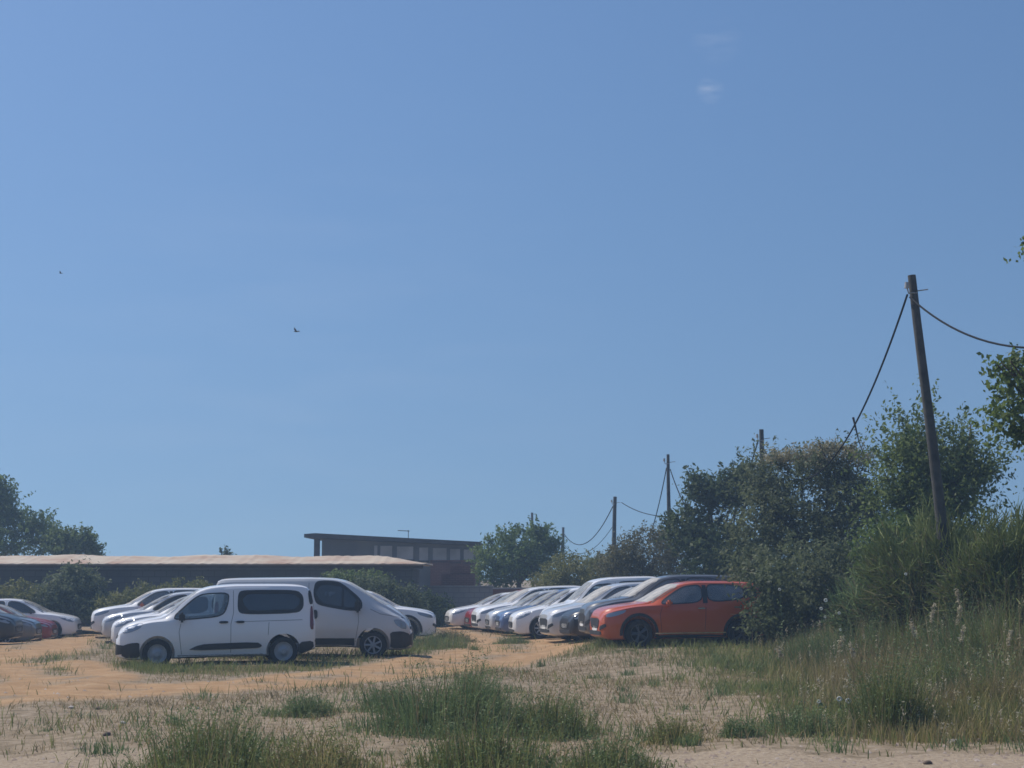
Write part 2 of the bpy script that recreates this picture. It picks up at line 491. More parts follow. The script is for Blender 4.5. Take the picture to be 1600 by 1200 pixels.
    # wheels
    wm = None
    for wd in sp['axles']:
        for s in (1, -1):
            y = s * (sp['W'] - .115)
            if wm is None:
                t, rm = make_wheel_meshes(r, .2, sp['rim'], None)
                to = mobj('wheel', t, M['tyre'], root, 40); ro = mobj('rim', rm, M[sp.get('rim_mat', 'rim')], to, 40); wm = (to, ro)
            else:
                to = wm[0].copy(); col.objects.link(to); to.parent = root
                ro = wm[1].copy(); col.objects.link(ro); ro.parent = to
            to.location = (X(wd), y, r); to.rotation_euler = (0, 0.3 * wd, 0 if s > 0 else math.pi)
    CARS[key] = (root, sp); root['used'] = 0
    return root

def rect(y0, y1, z0, z1): return [(y0, z0), (y1, z0), (y1, z1), (y0, z1)]

def front_set(W, zg, zh, zb, plate_z, lamp_y0, lamp_y1):
    return [('grille', 'plastic', rect(-W * .62, W * .62, zg - .09, zg + .09)), ('lower_grille', 'plastic', rect(-W * .66, W * .66, zb, zb + .16)),
            ('number_plate', 'plate', rect(-.26, .26, plate_z, plate_z + .11)),
            ('badge', 'chrome', [(.07 * math.cos(k * math.pi / 5), zg + .06 + .07 * math.sin(k * math.pi / 5)) for k in range(10)])]

# --- compact passenger van (the near white one)
W = .92
build_type('compact_van', dict(L=4.40, W=W, wheel_r=.325, arch=.06, axles=(.89, 3.675), rim='steel', rim_mat='steel_rim',
    top=[(0, .66), (.05, .80), (.12, .90), (.3, 1.0), (.6, 1.08), (.95, 1.14), (1.2, 1.30), (1.55, 1.56), (1.85, 1.74), (2.15, 1.81), (2.7, 1.84), (3.7, 1.83), (4.15, 1.80), (4.3, 1.70), (4.37, 1.4), (4.4, 1.0)],
    belt=[(0, .60), (.12, .82), (.4, .93), (.8, 1.02), (1.3, 1.05), (2.6, 1.10), (4.1, 1.13), (4.4, .98)],
    bot=[(0, .26), (.3, .19), (2, .22), (4.0, .24), (4.4, .36)],
    w=[(0, .66), (.04, .74), (.12, .82), (.3, .885), (.7, .915), (1.5, .92), (3.8, .92), (4.2, .90), (4.34, .87), (4.4, .82)],
    wt=[(0, .5), (.3, .68), (.9, .76), (1.3, .74), (1.85, .72), (2.5, .735), (4.0, .735), (4.4, .70)],
    cabin=(1.25, 4.15), screen=(1.1, 1.82, .74, .64), screen_mat='screen',
    win=[([(1.18, 1.085), (1.70, 1.54), (1.9, 1.63), (2.46, 1.65), (2.44, 1.42), (2.36, 1.2), (2.2, 1.12), (1.55, 1.07)], 'glass'),
         ([(2.72, 1.17), (2.66, 1.3), (2.68, 1.66), (2.85, 1.69), (3.98, 1.68), (4.12, 1.55), (4.12, 1.3), (4.0, 1.18)], 'tint')],
    trim=[[(1.55, .385), (1.74, .485), (1.95, .525), (3.08, .545), (3.20, .47), (3.16, .425), (3.05, .41)],
          [(4.02, .26), (4.02, .52), (4.34, .55), (4.36, .38)], [(4.27, 1.36), (4.24, 1.66), (4.30, 1.68), (4.345, 1.37)], [(.14, .25), (.10, .5), (.3, .57), (.5, .58), (.50, .48), (.52, .24)]],
    sill=[[(1.33, .22), (1.33, .28), (3.22, .28), (3.22, .22)]],
    seams=[[(1.42, 1.06), (1.36, .8), (1.42, .3)], [(2.56, 1.7), (2.56, 1.2), (2.5, .95), (2.5, .32)], [(2.58, 1.0), (4.1, 1.02)], [(3.35, .98), (3.33, .7)]],
    handles=[(2.24, .97, .2, .05), (2.62, .97, .18, .05)],
    headlight=[(.13, .78), (.20, .90), (.45, .99), (.60, 1.0), (.5, .88), (.3, .8)], taillight=[(4.29, .8), (4.27, .9), (4.29, 1.32), (4.345, 1.32), (4.36, .8)],
    mirror=(1.42, 1.12), mirror_h=.22,
    front=[('bumper', 'plastic', [(-.84, .3), (.84, .3), (.84, .56), (-.84, .56)]), ('grille', 'plastic', rect(-.5, .5, .66, .76)), ('number_plate', 'plate', rect(-.26, .26, .44, .55))],
    rear=[('rear_window', 'tint', rect(-.62, .62, 1.15, 1.62)), ('rear_bumper', 'plastic', rect(-.82, .82, .38, .6)), ('number_plate', 'plate', rect(-.26, .26, .8, .91))],
    seats=[(2.1, 2), (3.05, 3)], head_z=1.32))

# --- panel van (one-box nose)
build_type('panel_van', dict(L=4.82, W=.95, wheel_r=.335, arch=.07, axles=(.93, 4.03), rim='seven', rim_mat='steel_rim',
    top=[(0, .62), (.04, .80), (.12, .95), (.3, 1.11), (.52, 1.26), (.9, 1.47), (1.3, 1.72), (1.65, 1.90), (2.0, 1.965), (2.6, 1.985), (4.2, 1.98), (4.65, 1.96), (4.77, 1.88), (4.82, 1.5)],
    belt=[(0, .58), (.12, .86), (.4, 1.02), (.9, 1.17), (1.4, 1.19), (2.4, 1.30), (4.6, 1.32), (4.82, 1.2)],
    bot=[(0, .25), (.3, .2), (2, .3), (4.4, .3), (4.82, .38)],
    w=[(0, .66), (.04, .75), (.12, .84), (.3, .905), (.7, .945), (1.5, .95), (4.4, .95), (4.7, .93), (4.82, .88)],
    wt=[(0, .5), (.3, .7), (.9, .78), (1.3, .76), (1.8, .76), (2.6, .80), (4.5, .80), (4.82, .76)],
    cabin=(.95, 2.7), screen=(.62, 1.62, .76, .66), screen_mat='dusty_screen',
    win=[([(1.2, 1.2), (1.22, 1.42), (1.62, 1.76), (1.8, 1.86), (2.1, 1.89), (2.34, 1.87), (2.38, 1.6), (2.32, 1.36), (2.15, 1.29), (1.5, 1.17)], 'glass')],
    trim=[[(.05, .26), (.04, .58), (.22, .66), (.52, .64), (.50, .45), (.52, .25)], [(4.5, .36), (4.5, .6), (4.78, .6), (4.78, .4)]],
    sill=[[(1.38, .30), (1.38, .50), (3.58, .52), (3.58, .31)]],
    seams=[[(1.3, 1.2), (1.28, .9), (1.36, .42)], [(2.5, 1.9), (2.5, 1.3), (2.46, .42)], [(2.52, 1.02), (4.4, 1.04)], [(3.6, 1.9), (3.6, .6)], [(.2, .98), (.75, 1.08), (1.0, 1.2)]], pillars=[[(1.66, 1.77), (1.68, 1.21)]], crease_strip=[[(1.42, .68), (1.42, .80), (2.44, .82), (2.44, .68)]],
    handles=[(2.28, .98, .11, .21)],
    headlight=[(.12, .70), (.14, .86), (.30, .94), (.44, .94), (.38, .82), (.24, .72)], taillight=[(4.70, .8), (4.68, 1.4), (4.78, 1.4), (4.79, .8)],
    mirror=(1.3, 1.27), mirror_h=.30,
    front=[('bumper', 'plastic', rect(-.85, .85, .3, .60)), ('grille', 'plastic', rect(-.55, .55, .68, .76)), ('number_plate', 'plate', rect(-.26, .26, .42, .53))],
    rear=[('rear_bumper', 'plastic', rect(-.82, .82, .4, .6)), ('rear_window', 'tint', rect(-.7, .7, 1.3, 1.78))],
    seats=[(2.0, 2)], head_z=1.45))

# --- crossover
def crossover(key, **kw):
    sp = dict(L=4.31, W=.905, wheel_r=.345, arch=.06, axles=(.90, 3.485), rim='five', rim_mat='dark_rim',
    top=[(0, .70), (.03, .82), (.1, .90), (.3, .97), (.8, 1.05), (1.12, 1.10), (1.4, 1.25), (1.8, 1.47), (2.1, 1.57), (2.5, 1.615), (3.1, 1.615), (3.7, 1.60), (4.0, 1.56), (4.10, 1.42), (4.23, 1.09), (4.31, .84)],
    belt=[(0, .64), (.1, .80), (.4, .90), (.9, .99), (1.4, 1.02), (2.6, 1.06), (3.7, 1.13), (4.1, 1.05), (4.31, .8)],
    bot=[(0, .27), (.25, .19), (2, .22), (4.0, .26), (4.31, .42)],
    w=[(0, .55), (.03, .65), (.1, .75), (.28, .85), (.6, .895), (1.5, .9), (3.6, .905), (4.0, .87), (4.22, .8), (4.31, .7)],
    wt=[(0, .45), (.3, .66), (.9, .74), (1.3, .70), (1.9, .63), (2.5, .65), (3.5, .64), (3.95, .62), (4.31, .58)],
    cabin=(1.3, 3.8), screen=(1.15, 2.02, .72, .58), screen_mat='dusty_screen',
    win=[([(1.42, 1.065), (1.86, 1.36), (2.1, 1.48), (2.52, 1.52), (2.50, 1.1), (1.7, 1.05)], 'dusty_glass'),
         ([(2.64, 1.1), (2.64, 1.52), (3.0, 1.525), (3.35, 1.51), (3.58, 1.45), (3.56, 1.17)], 'dusty_glass'),
         ([(3.66, 1.2), (3.68, 1.44), (3.82, 1.42), (3.94, 1.25)], 'tint')],
    panels=[[(2.51, 1.07), (2.53, 1.51), (2.63, 1.51), (2.63, 1.08)], [(3.555, 1.18), (3.575, 1.46), (3.675, 1.45), (3.655, 1.2)]], cladding=.075,
    trim=[[(1.30, .2), (1.30, .32), (3.08, .32), (3.08, .2)], [(4.0, .3), (4.0, .5), (4.25, .52), (4.25, .42)]],
    sill=[[(1.30, .335), (1.30, .365), (3.08, .385), (3.08, .355)]], sill_mat='chrome',
    seams=[[(1.5, 1.04), (1.42, .8), (1.46, .38)], [(2.58, 1.5), (2.58, 1.06), (2.54, .36)], [(3.5, 1.16), (3.46, .9), (3.22, .66)]],
    handles=[(2.36, .93, .18, .035), (3.28, .96, .18, .035)], handle_mat='chrome',
    headlight=[(.10, .73), (.14, .82), (.42, .89), (.60, .91), (.52, .83), (.28, .75)], taillight=[(3.94, .94), (3.98, 1.08), (4.19, 1.04), (4.23, .9)],
    mirror=(1.62, 1.08), mirror_h=.14, mirror_mat='plastic', rail=(2.2, 3.6),
    front=[('grille', 'plastic', [(-.36, .46), (.36, .46), (.5, .70), (-.5, .70)]), ('lower_grille', 'plastic', rect(-.6, .6, .3, .4)), ('number_plate', 'plate', rect(-.26, .26, .40, .51)),
           ('fog_light_surround', 'plastic', [(.52, .4), (.76, .5), (.74, .58), (.56, .52)]), ('fog_light_surround', 'plastic', [(-.52, .4), (-.56, .52), (-.74, .58), (-.76, .5)])],
    rear=[('rear_window', 'tint', rect(-.52, .52, 1.12, 1.42)), ('rear_bumper', 'plastic', rect(-.7, .7, .42, .56)), ('number_plate', 'plate', rect(-.26, .26, .7, .81))],
    seats=[(2.15, 2), (3.0, 3)], head_z=1.2)
    sp.update(kw); return build_type(key, sp)
crossover('orange_crossover', rail=None) if False else None
sp_no = crossover('crossover_car')

# --- hatchback
build_type('hatchback_car', dict(L=4.08, W=.87, wheel_r=.315, arch=.05, axles=(.83, 3.40), rim='seven', rim_mat='rim',
    top=[(0, .58), (.03, .69), (.1, .76), (.3, .83), (.75, .92), (1.02, .97), (1.4, 1.17), (1.8, 1.36), (2.1, 1.435), (2.5, 1.465), (3.0, 1.44), (3.4, 1.36), (3.7, 1.2), (3.9, 1.02), (4.02, .9), (4.08, .75)],
    belt=[(0, .53), (.1, .68), (.4, .78), (.9, .88), (1.4, .91), (2.6, .95), (3.5, 1.01), (3.9, .92), (4.08, .7)],
    bot=[(0, .24), (.25, .16), (2, .18), (3.8, .22), (4.08, .38)],
    w=[(0, .52), (.03, .62), (.1, .72), (.28, .82), (.6, .86), (1.5, .868), (3.4, .87), (3.8, .83), (4.0, .77), (4.08, .68)],
    wt=[(0, .42), (.3, .62), (.9, .70), (1.3, .66), (1.9, .565), (2.5, .575), (3.3, .56), (3.7, .55), (4.08, .5)],
    cabin=(1.2, 3.5), screen=(1.06, 1.98, .70, .54), screen_mat='screen',
    win=[([(1.36, .955), (1.84, 1.25), (2.1, 1.345), (2.42, 1.37), (2.40, .985), (1.7, .945)], 'row_glass'),
         ([(2.52, .99), (2.52, 1.37), (2.9, 1.36), (3.25, 1.28), (3.42, 1.12), (3.3, 1.03)], 'row_glass')],
    trim=[], sill=[[(1.22, .19), (1.22, .26), (3.0, .26), (3.0, .19)]],
    seams=[[(1.4, .93), (1.34, .7), (1.38, .27)], [(2.47, 1.36), (2.47, .95), (2.43, .27)], [(3.38, 1.05), (3.34, .8), (3.15, .6)]],
    handles=[(2.24, .83, .17, .035), (3.12, .86, .17, .035)], handle_mat='plastic',
    headlight=[(.09, .60), (.13, .72), (.38, .80), (.62, .84), (.52, .74), (.28, .64)], taillight=[(3.72, .84), (3.76, 1.0), (3.95, .92), (4.0, .78)],
    mirror=(1.55, .98), mirror_h=.13,
    front=[('grille', 'plastic', [(-.34, .36), (.34, .36), (.48, .54), (-.48, .54)]), ('lower_grille', 'plastic', rect(-.56, .56, .24, .32)), ('number_plate', 'plate', rect(-.26, .26, .38, .49))],
    rear=[('rear_window', 'tint', rect(-.48, .48, .98, 1.26)), ('number_plate', 'plate', rect(-.26, .26, .6, .71))],
    seats=[(2.1, 2), (2.9, 3)], head_z=1.1))

def place_car(key, color, nose, heading, label, cat='car', group=None, lift=0, scale=None, mirror=None, rim=None, rails=True, z=None):
    """nose = (x, y) of the nose on the ground; heading = direction the car faces (degrees, world)"""
    root, sp = CARS[key]
    if root['used'] == 0: o = root; root['used'] = 1
    else: o = copy_tree(root)
    h = R(heading); L = sp['L']
    cx, cy = nose[0] - math.cos(h) * L / 2, nose[1] - math.sin(h) * L / 2
    pts = []
    for wd in sp['axles']:
        dd = L / 2 - wd
        for s in (1, -1):
            x = cx + math.cos(h) * dd - math.sin(h) * s * .8; y = cy + math.sin(h) * dd + math.cos(h) * s * .8
            pts.append(g(x, y))
    zf = (pts[0] + pts[1]) / 2; zr = (pts[2] + pts[3]) / 2
    o.location = (cx, cy, (zf + zr) / 2 - .015 + lift)
    o.rotation_euler = (0, -math.atan2(zf - zr, sp['axles'][1] - sp['axles'][0]), h)
    if scale: o.scale = scale
    for ch in o.children:
        base = ch.name.split('.')[0]
        if base == 'body': ch.material_slots[0].material = M[color]
        if base == 'mirror' and mirror: ch.material_slots[0].material = M[mirror]
    if not rails:
        for ch in list(o.children):
            if ch.name.startswith('roof_rail'): bpy.data.objects.remove(ch)
    if 'used' in o and o is not root: del o['used']
    tag(o, label, cat, group)
    return o

def nose_at(px, Y): return ((px - 800) / F * Y * 1.0, Y)

GL = 'cars parked in the rows of the dirt lot'
place_car('compact_van', 'white', nose_at(189, 38.0), 180 + 13, 'white passenger van with black side trim facing left, nearest vehicle on the lot', 'van', GL, lift=-.03)
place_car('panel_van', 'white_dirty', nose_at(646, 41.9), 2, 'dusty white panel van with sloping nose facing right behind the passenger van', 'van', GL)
place_car('crossover_car', 'orange', nose_at(928, 41.3), 180 + 10, 'orange crossover with dusty windscreen parked nose left beside the big bushes', 'car', GL, mirror='orange', rails=False)
# right row, from the near end to the far end
RR = 180 + 10
place_car('crossover_car', 'grey', nose_at(908, 44.0), RR - 3, 'grey crossover with roof rails directly behind the orange car', 'car', GL, scale=(1, 1, 1.09))
place_car('hatchback_car', 'black', nose_at(888, 46.4), RR + 3, 'black hatchback between the grey crossover and the silver crossover', 'car', GL, scale=(1.06, 1.02, 1.05))
place_car('crossover_car', 'silver', nose_at(850, 48.8), RR + 2, 'silver crossover in front of the tall white van in the right row', 'car', GL)
place_car('compact_van', 'white', nose_at(832, 51.6), RR - 1, 'tall white van with steep windscreen in the middle of the right row', 'van', GL, scale=(.86, .95, 1))
place_car('hatchback_car', 'white', nose_at(799, 54.2), RR - 2, 'white hatchback between the tall white van and the blue car', 'car', GL, scale=(1.0, 1, 1.07))
place_car('hatchback_car', 'blue', nose_at(783, 56.3), RR, 'blue hatchback in the far half of the right row', 'car', GL, scale=(1.05, 1, 1.03))
place_car('hatchback_car', 'silver', nose_at(757, 58.4), RR, 'silver hatchback just beyond the blue car in the right row', 'car', GL, scale=(.94, .97, 1.0))
place_car('crossover_car', 'white', nose_at(742, 60.6), RR + 2, 'white crossover between the red car and the silver hatchback in the right row', 'car', GL)
place_car('hatchback_car', 'red', nose_at(731, 62.6), RR + 2, 'red hatchback second from the far end of the right row', 'car', GL, scale=(1.0, 1, 1.05))
place_car('hatchback_car', 'white', nose_at(706, 65.2), RR + 2, 'white hatchback at the far end of the right row', 'car', GL, scale=(1.08, 1, .97))
# middle block, facing right behind the panel van
place_car('crossover_car', 'white', nose_at(682, 52.0), 4, 'white crossover facing right, its bonnet showing past the panel van', 'car', GL)
place_car('hatchback_car', 'red', nose_at(652, 57.2), 6, 'red hatchback mostly hidden behind the panel van and white crossover', 'car', GL)
# middle block, facing left behind the passenger van
place_car('hatchback_car', 'white', nose_at(188, 46.0), 180 + 12, 'white hatchback directly behind the near passenger van, facing left', 'car', GL)
place_car('hatchback_car', 'silver', nose_at(172, 51.5), 180 + 13, 'silver hatchback facing left between two white cars beyond the passenger van', 'car', GL)
place_car('crossover_car', 'white', nose_at(149, 56.0), 180 + 14, 'white crossover facing left, farthest of the cars beyond the passenger van', 'car', GL)
# far left row, facing right
place_car('hatchback_car', 'black', nose_at(31, 49.6), 3, 'black hatchback cut by the left edge, nearest of the left row', 'car', GL)
place_car('hatchback_car', 'grey', nose_at(62, 55.0), 4, 'dark grey hatchback directly behind the black car at the left edge', 'car', GL)
place_car('hatchback_car', 'red', nose_at(93, 60.0), 4, 'red hatchback next to the white one in the left row', 'car', GL, scale=(1, 1, .97))
place_car('hatchback_car', 'white', nose_at(126, 64.2), 5, 'white hatchback facing right beyond the red one in the left row', 'car', GL)
place_car('hatchback_car', 'black', nose_at(104, 66.4), 5, 'black hatchback at the back of the left row, its roof above the white one', 'car', GL)
for k, (r_, s_) in CARS.items():
    if 'used' in r_: del r_['used']

# ------------------------------------------------------------------ ground
def axis_lines(lo, hi, step, far):
    a = list(np.arange(lo, hi + 1e-6, step)); d = step
    x = hi
    while x < far: d *= 1.5; x += d; a.append(x)
    x = lo; d = step
    while x > -far: d *= 1.5; x -= d; a.insert(0, x)
    return np.array(a)
xs = axis_lines(-24, 18, .2, 2500); ys = axis_lines(8, 76, .2, 2500)
XX, YY = np.meshgrid(xs, ys); fade = np.exp(-np.maximum(0, np.abs(YY - 42) - 45) / 30) * np.exp(-np.maximum(0, np.abs(XX) - 30) / 30)
ZZ = G(XX, YY) * fade
nx, ny = len(xs), len(ys)
idx = np.arange(nx * ny).reshape(ny, nx)
quads = np.stack([idx[:-1, :-1], idx[:-1, 1:], idx[1:, 1:], idx[1:, :-1]], -1).reshape(-1, 4)

def poly_w(pts):      # pixel control points (px, py, half width in metres) -> world
    return [(*gp(px, py)[:2], w) for px, py, w in pts]
TRACKS = [poly_w([(-200, 1098, 3.2), (0, 1090, 3.0), (200, 1078, 2.5), (400, 1066, 2.1), (600, 1052, 2.0), (720, 1036, 2.4), (810, 1020, 2.6), (812, 1004, 2.3), (770, 992, 1.7), (735, 985, 1.5), (700, 972, 1.5)]),
          poly_w([(-150, 1035, 3.2), (0, 1018, 3.0), (60, 1002, 2.4), (110, 992, 1.7), (140, 980, 1.5)]),
          poly_w([(-100, 1045, 1.5), (60, 1040, 2.0), (120, 1060, 1.6), (60, 1080, 1.5)])]
def track_mask(X, Y):
    m = np.zeros_like(X)
    for T in TRACKS:
        for (x0, y0, w0), (x1, y1, w1) in zip(T, T[1:]):
            dx, dy = x1 - x0, y1 - y0; t = np.clip(((X - x0) * dx + (Y - y0) * dy) / (dx * dx + dy * dy), 0, 1)
            d = np.hypot(X - x0 - t * dx, Y - y0 - t * dy); rut = 1 - .55 * np.exp(-(d / .4) ** 2); w = (w0 + (w1 - w0) * t) * .85
            m = np.maximum(m, (1 - S((d - w * .6) / (w * .65))) * rut)
    return m
def noise2(X, Y, s):
    return .5 + .25 * (np.sin(X * s + 1.7 * np.sin(Y * s * .7 + 1)) + np.sin(Y * s * 1.2 + 2.1 * np.sin(X * s * .6 + 2.2))) 
def gravel_mask(X, Y):
    edge = 18.6 + .5 * np.sin(X * 1.1) + .25 * np.sin(X * 3.1) + .12 * (X - 3)
    a = (1 - S((Y - edge + .25) / .5)) * S((X - 1.2 - .3 * (19 - Y) * 0) / .6)
    b = (1 - S((Y - 18.2 - .5 * np.sin(X * 1.3)) / 1.2)) * (1 - S((X + 3.6) / .8))
    return np.maximum(a, b * .8)
def green_mask(X, Y):
    m = S((X - 2.6) / 2.5) * S((Y - 19.5) / 2)
    m = np.maximum(m, 1.1 * np.exp(-((X + 7) / 5) ** 2 - ((Y - 36.6) / 3) ** 2))
    m = np.maximum(m, .8 * np.exp(-((X + 2.0) / 2.2) ** 2 - ((Y - 43) / 3) ** 2))
    m = np.maximum(m, .9 * np.exp(-((X - 1.7) / 2.6) ** 2 - ((Y - 44) / 4.5) ** 2))
    return m * (1 - track_mask(X, Y))
MATRIX_T = track_mask(XX, YY) * fade; MG = gravel_mask(XX, YY) * fade; MGr = green_mask(XX, YY) * fade
m, nt, b, out = newmat('dirt_ground')
at_n = N(nt, 'ShaderNodeAttribute', attribute_name='cover'); sep = N(nt, 'ShaderNodeSeparateColor'); nt.links.new(at_n.outputs['Color'], sep.inputs[0])
tc = N(nt, 'ShaderNodeTexCoord')
def nz(scale, detail=6, rough=.6):
    n = N(nt, 'ShaderNodeTexNoise'); n.inputs['Scale'].default_value = scale; n.inputs['Detail'].default_value = detail; n.inputs['Roughness'].default_value = rough
    nt.links.new(tc.outputs['Object'], n.inputs['Vector']); return n
def thr(src, noise, k=1.0, lo=.35, hi=.65):
    a = N(nt, 'ShaderNodeMath', operation='SUBTRACT'); nt.links.new(noise.outputs['Fac'], a.inputs[0]); a.inputs[1].default_value = .5
    c = N(nt, 'ShaderNodeMath', operation='MULTIPLY_ADD'); nt.links.new(a.outputs[0], c.inputs[0]); c.inputs[1].default_value = k; nt.links.new(src, c.inputs[2])
    mr = N(nt, 'ShaderNodeMapRange'); mr.inputs['From Min'].default_value = lo; mr.inputs['From Max'].default_value = hi; nt.links.new(c.outputs[0], mr.inputs['Value']); return mr.outputs[0]
def mixc(fac, A, B):
    mx = N(nt, 'ShaderNodeMix', data_type='RGBA'); nt.links.new(fac, mx.inputs['Factor'])
    for v, s in ((A, 'A'), (B, 'B')):
        if isinstance(v, tuple): mx.inputs[s].default_value = (*v, 1)
        else: nt.links.new(v, mx.inputs[s])
    return mx.outputs['Result']
n1, n2, n3, n4, n5 = nz(.7), nz(3.5), nz(14), nz(1.6), nz(.9, 8, .7)
soil = ramp(nt, [(.25, (.13, .105, .070)), (.42, (.22, .172, .115)), (.55, (.30, .235, .165)), (.75, (.37, .31, .24))]); nt.links.new(n2.outputs['Fac'], soil.inputs['Fac'])
dirt = ramp(nt, [(.3, (.30, .185, .095)), (.55, (.40, .255, .14)), (.75, (.44, .31, .185))]); nt.links.new(n4.outputs['Fac'], dirt.inputs['Fac'])
grav = ramp(nt, [(.3, (.24, .18, .125)), (.5, (.34, .27, .195)), (.7, (.43, .35, .26))]); nt.links.new(n3.outputs['Fac'], grav.inputs['Fac'])
grn = ramp(nt, [(.3, (.085, .085, .035)), (.6, (.17, .14, .07)), (.8, (.24, .18, .10))]); nt.links.new(n2.outputs['Fac'], grn.inputs['Fac'])
c = mixc(thr(sep.outputs['Blue'], n1, 1.1), soil.outputs['Color'], grn.outputs['Color'])
c = mixc(thr(sep.outputs['Red'], n5, 1.5, .38, .95), c, dirt.outputs['Color'])
c = mixc(thr(sep.outputs['Green'], n2, .7), c, grav.outputs['Color'])
spk = ramp(nt, [(.58, (1, 1, 1)), (.72, (.62, .6, .58))]); nt.links.new(n3.outputs['Fac'], spk.inputs['Fac'])
ml = N(nt, 'ShaderNodeMix', data_type='RGBA', blend_type='MULTIPLY'); ml.inputs['Factor'].default_value = .7
nt.links.new(c, ml.inputs['A']); nt.links.new(spk.outputs['Color'], ml.inputs['B'])
nt.links.new(ml.outputs['Result'], b.inputs['Base Color']); b.inputs['Roughness'].default_value = .95; b.inputs['Specular IOR Level'].default_value = .1
bp = N(nt, 'ShaderNodeBump'); bp.inputs['Strength'].default_value = .7; bp.inputs['Distance'].default_value = .06
nt.links.new(n3.outputs['Fac'], bp.inputs['Height']); nt.links.new(bp.outputs['Normal'], b.inputs['Normal'])
ground = np_mesh('ground', np.stack([XX, YY, ZZ], -1).reshape(-1, 3), [quads], m, smooth=True)
ca = ground.data.color_attributes.new('cover', 'FLOAT_COLOR', 'POINT')
ca.data.foreach_set('color', np.stack([MATRIX_T, MG, MGr, np.ones_like(MG)], -1).astype(np.float32).ravel())
tag(ground, kind='structure')

# ------------------------------------------------------------------ plants
def unit(v): return v / np.maximum(np.linalg.norm(v, axis=-1, keepdims=True), 1e-9)

def leaf_quads(C, Nn, size, aspect=.45, rg=rng):
    n = len(C); t = unit(np.cross(Nn, unit(rg.normal(size=(n, 3))))); b = np.cross(Nn, t)
    s = (size * (.6 + .8 * rg.random(n)))[:, None]
    V = np.stack([C - t * s, C - b * s * aspect + t * s * .1, C + t * s, C + b * s * aspect + t * s * .1], 1).reshape(-1, 3)
    return V, np.arange(4 * n).reshape(-1, 4)

def crown_points(blobs, n, rc, shoots=0, shoot_len=.7, per=55, rg=rng):
    """clumps of leaves spread through ellipsoids, thicker towards their skin, plus shoots that break the outline"""
    vol = np.array([b[3] * b[5] for b in blobs]) ; vol = vol / vol.sum()
    PC, PN = [], []
    for b, f in zip(blobs, vol):
        c0 = np.array(b[:3]); rr = np.array(b[3:6]); m = max(4, int(n * f / per))
        d = unit(rg.normal(size=(m, 3))); q = .35 + .65 * rg.random(m) ** .6
        q = q * (1 + .26 * np.sin(d[:, 0] * 5 + b[0] * 3) * np.sin(d[:, 2] * 6 + b[1]) + .15 * rg.normal(size=m))
        cc = c0 + d * rr * q[:, None]
        hole = np.sin(cc[:, 0] * 2.3 + 1.1 * b[1]) * np.sin(cc[:, 2] * 2.7 + .6 * b[0]) + .6 * np.sin(cc[:, 0] * 5.1 + cc[:, 2] * 3.3) * np.sin(cc[:, 1] * 2.9)
        keep = (hole > (-.42 if per > 30 else -1.2)) | (q < .55); cc = cc[keep]; m = len(cc)
        k = per; off = rg.normal(size=(m, k, 3)) * rc * (.5 + rg.random((m, 1, 1)))
        off[..., 2] *= .65
        P = (cc[:, None] + off).reshape(-1, 3); PC.append(P)
        nn = unit(rg.normal(size=P.shape) + .7 * unit(P - c0) + np.array([0, 0, .5])); PN.append(nn)
        ns = int(shoots * f)
        if ns:
            d = unit(rg.normal(size=(ns, 3)) + np.array([0, 0, .5])); base = c0 + d * rr * .85
            dirn = unit(d + rg.normal(size=(ns, 3)) * .35 + np.array([0, 0, .35])); kk = 22
            tt = np.linspace(0, 1, kk)[None, :, None] * (shoot_len * (.4 + rg.random((ns, 1, 1)) ))
            P = (base[:, None] + dirn[:, None] * tt + rg.normal(size=(ns, kk, 3)) * .05).reshape(-1, 3)
            PC.append(P); PN.append(unit(rg.normal(size=P.shape) + np.array([0, 0, .4])))
    return np.concatenate(PC), np.concatenate(PN)

def limbs(bm, base, blobs, r0, k=3):
    base = Vector(base); zt = min(b[2] for b in blobs)
    fork = Vector((base.x + random.uniform(-.1, .1), base.y, base.z + max(.5, (zt - base.z) * .7)))
    tube(bm, [base + Vector((0, 0, -.15)), base.lerp(fork, .5) + Vector((random.uniform(-.06, .06), 0, 0)), fork], [r0 * 1.25, r0, r0 * .85], 9)
    for b in blobs:
        for j in range(k):
            e = Vector((b[0] + random.uniform(-.7, .7) * b[3], b[1] + random.uniform(-.7, .7) * b[4], b[2] + random.uniform(-.1, .75) * b[5]))
            mid = fork.lerp(e, .5) + Vector((random.uniform(-.15, .15), random.uniform(-.15, .15), .12))
            tube(bm, [fork - Vector((0, 0, .1)), mid, e], [r0 * .5, r0 * .3, r0 * .08], 6)

BARK = plain('bark', (.085, .065, .048), .9, noise=.35, nscale=9, bump=.6)
DARKBARK = plain('grey_bark', (.11, .10, .09), .9, noise=.35, nscale=9, bump=.6)

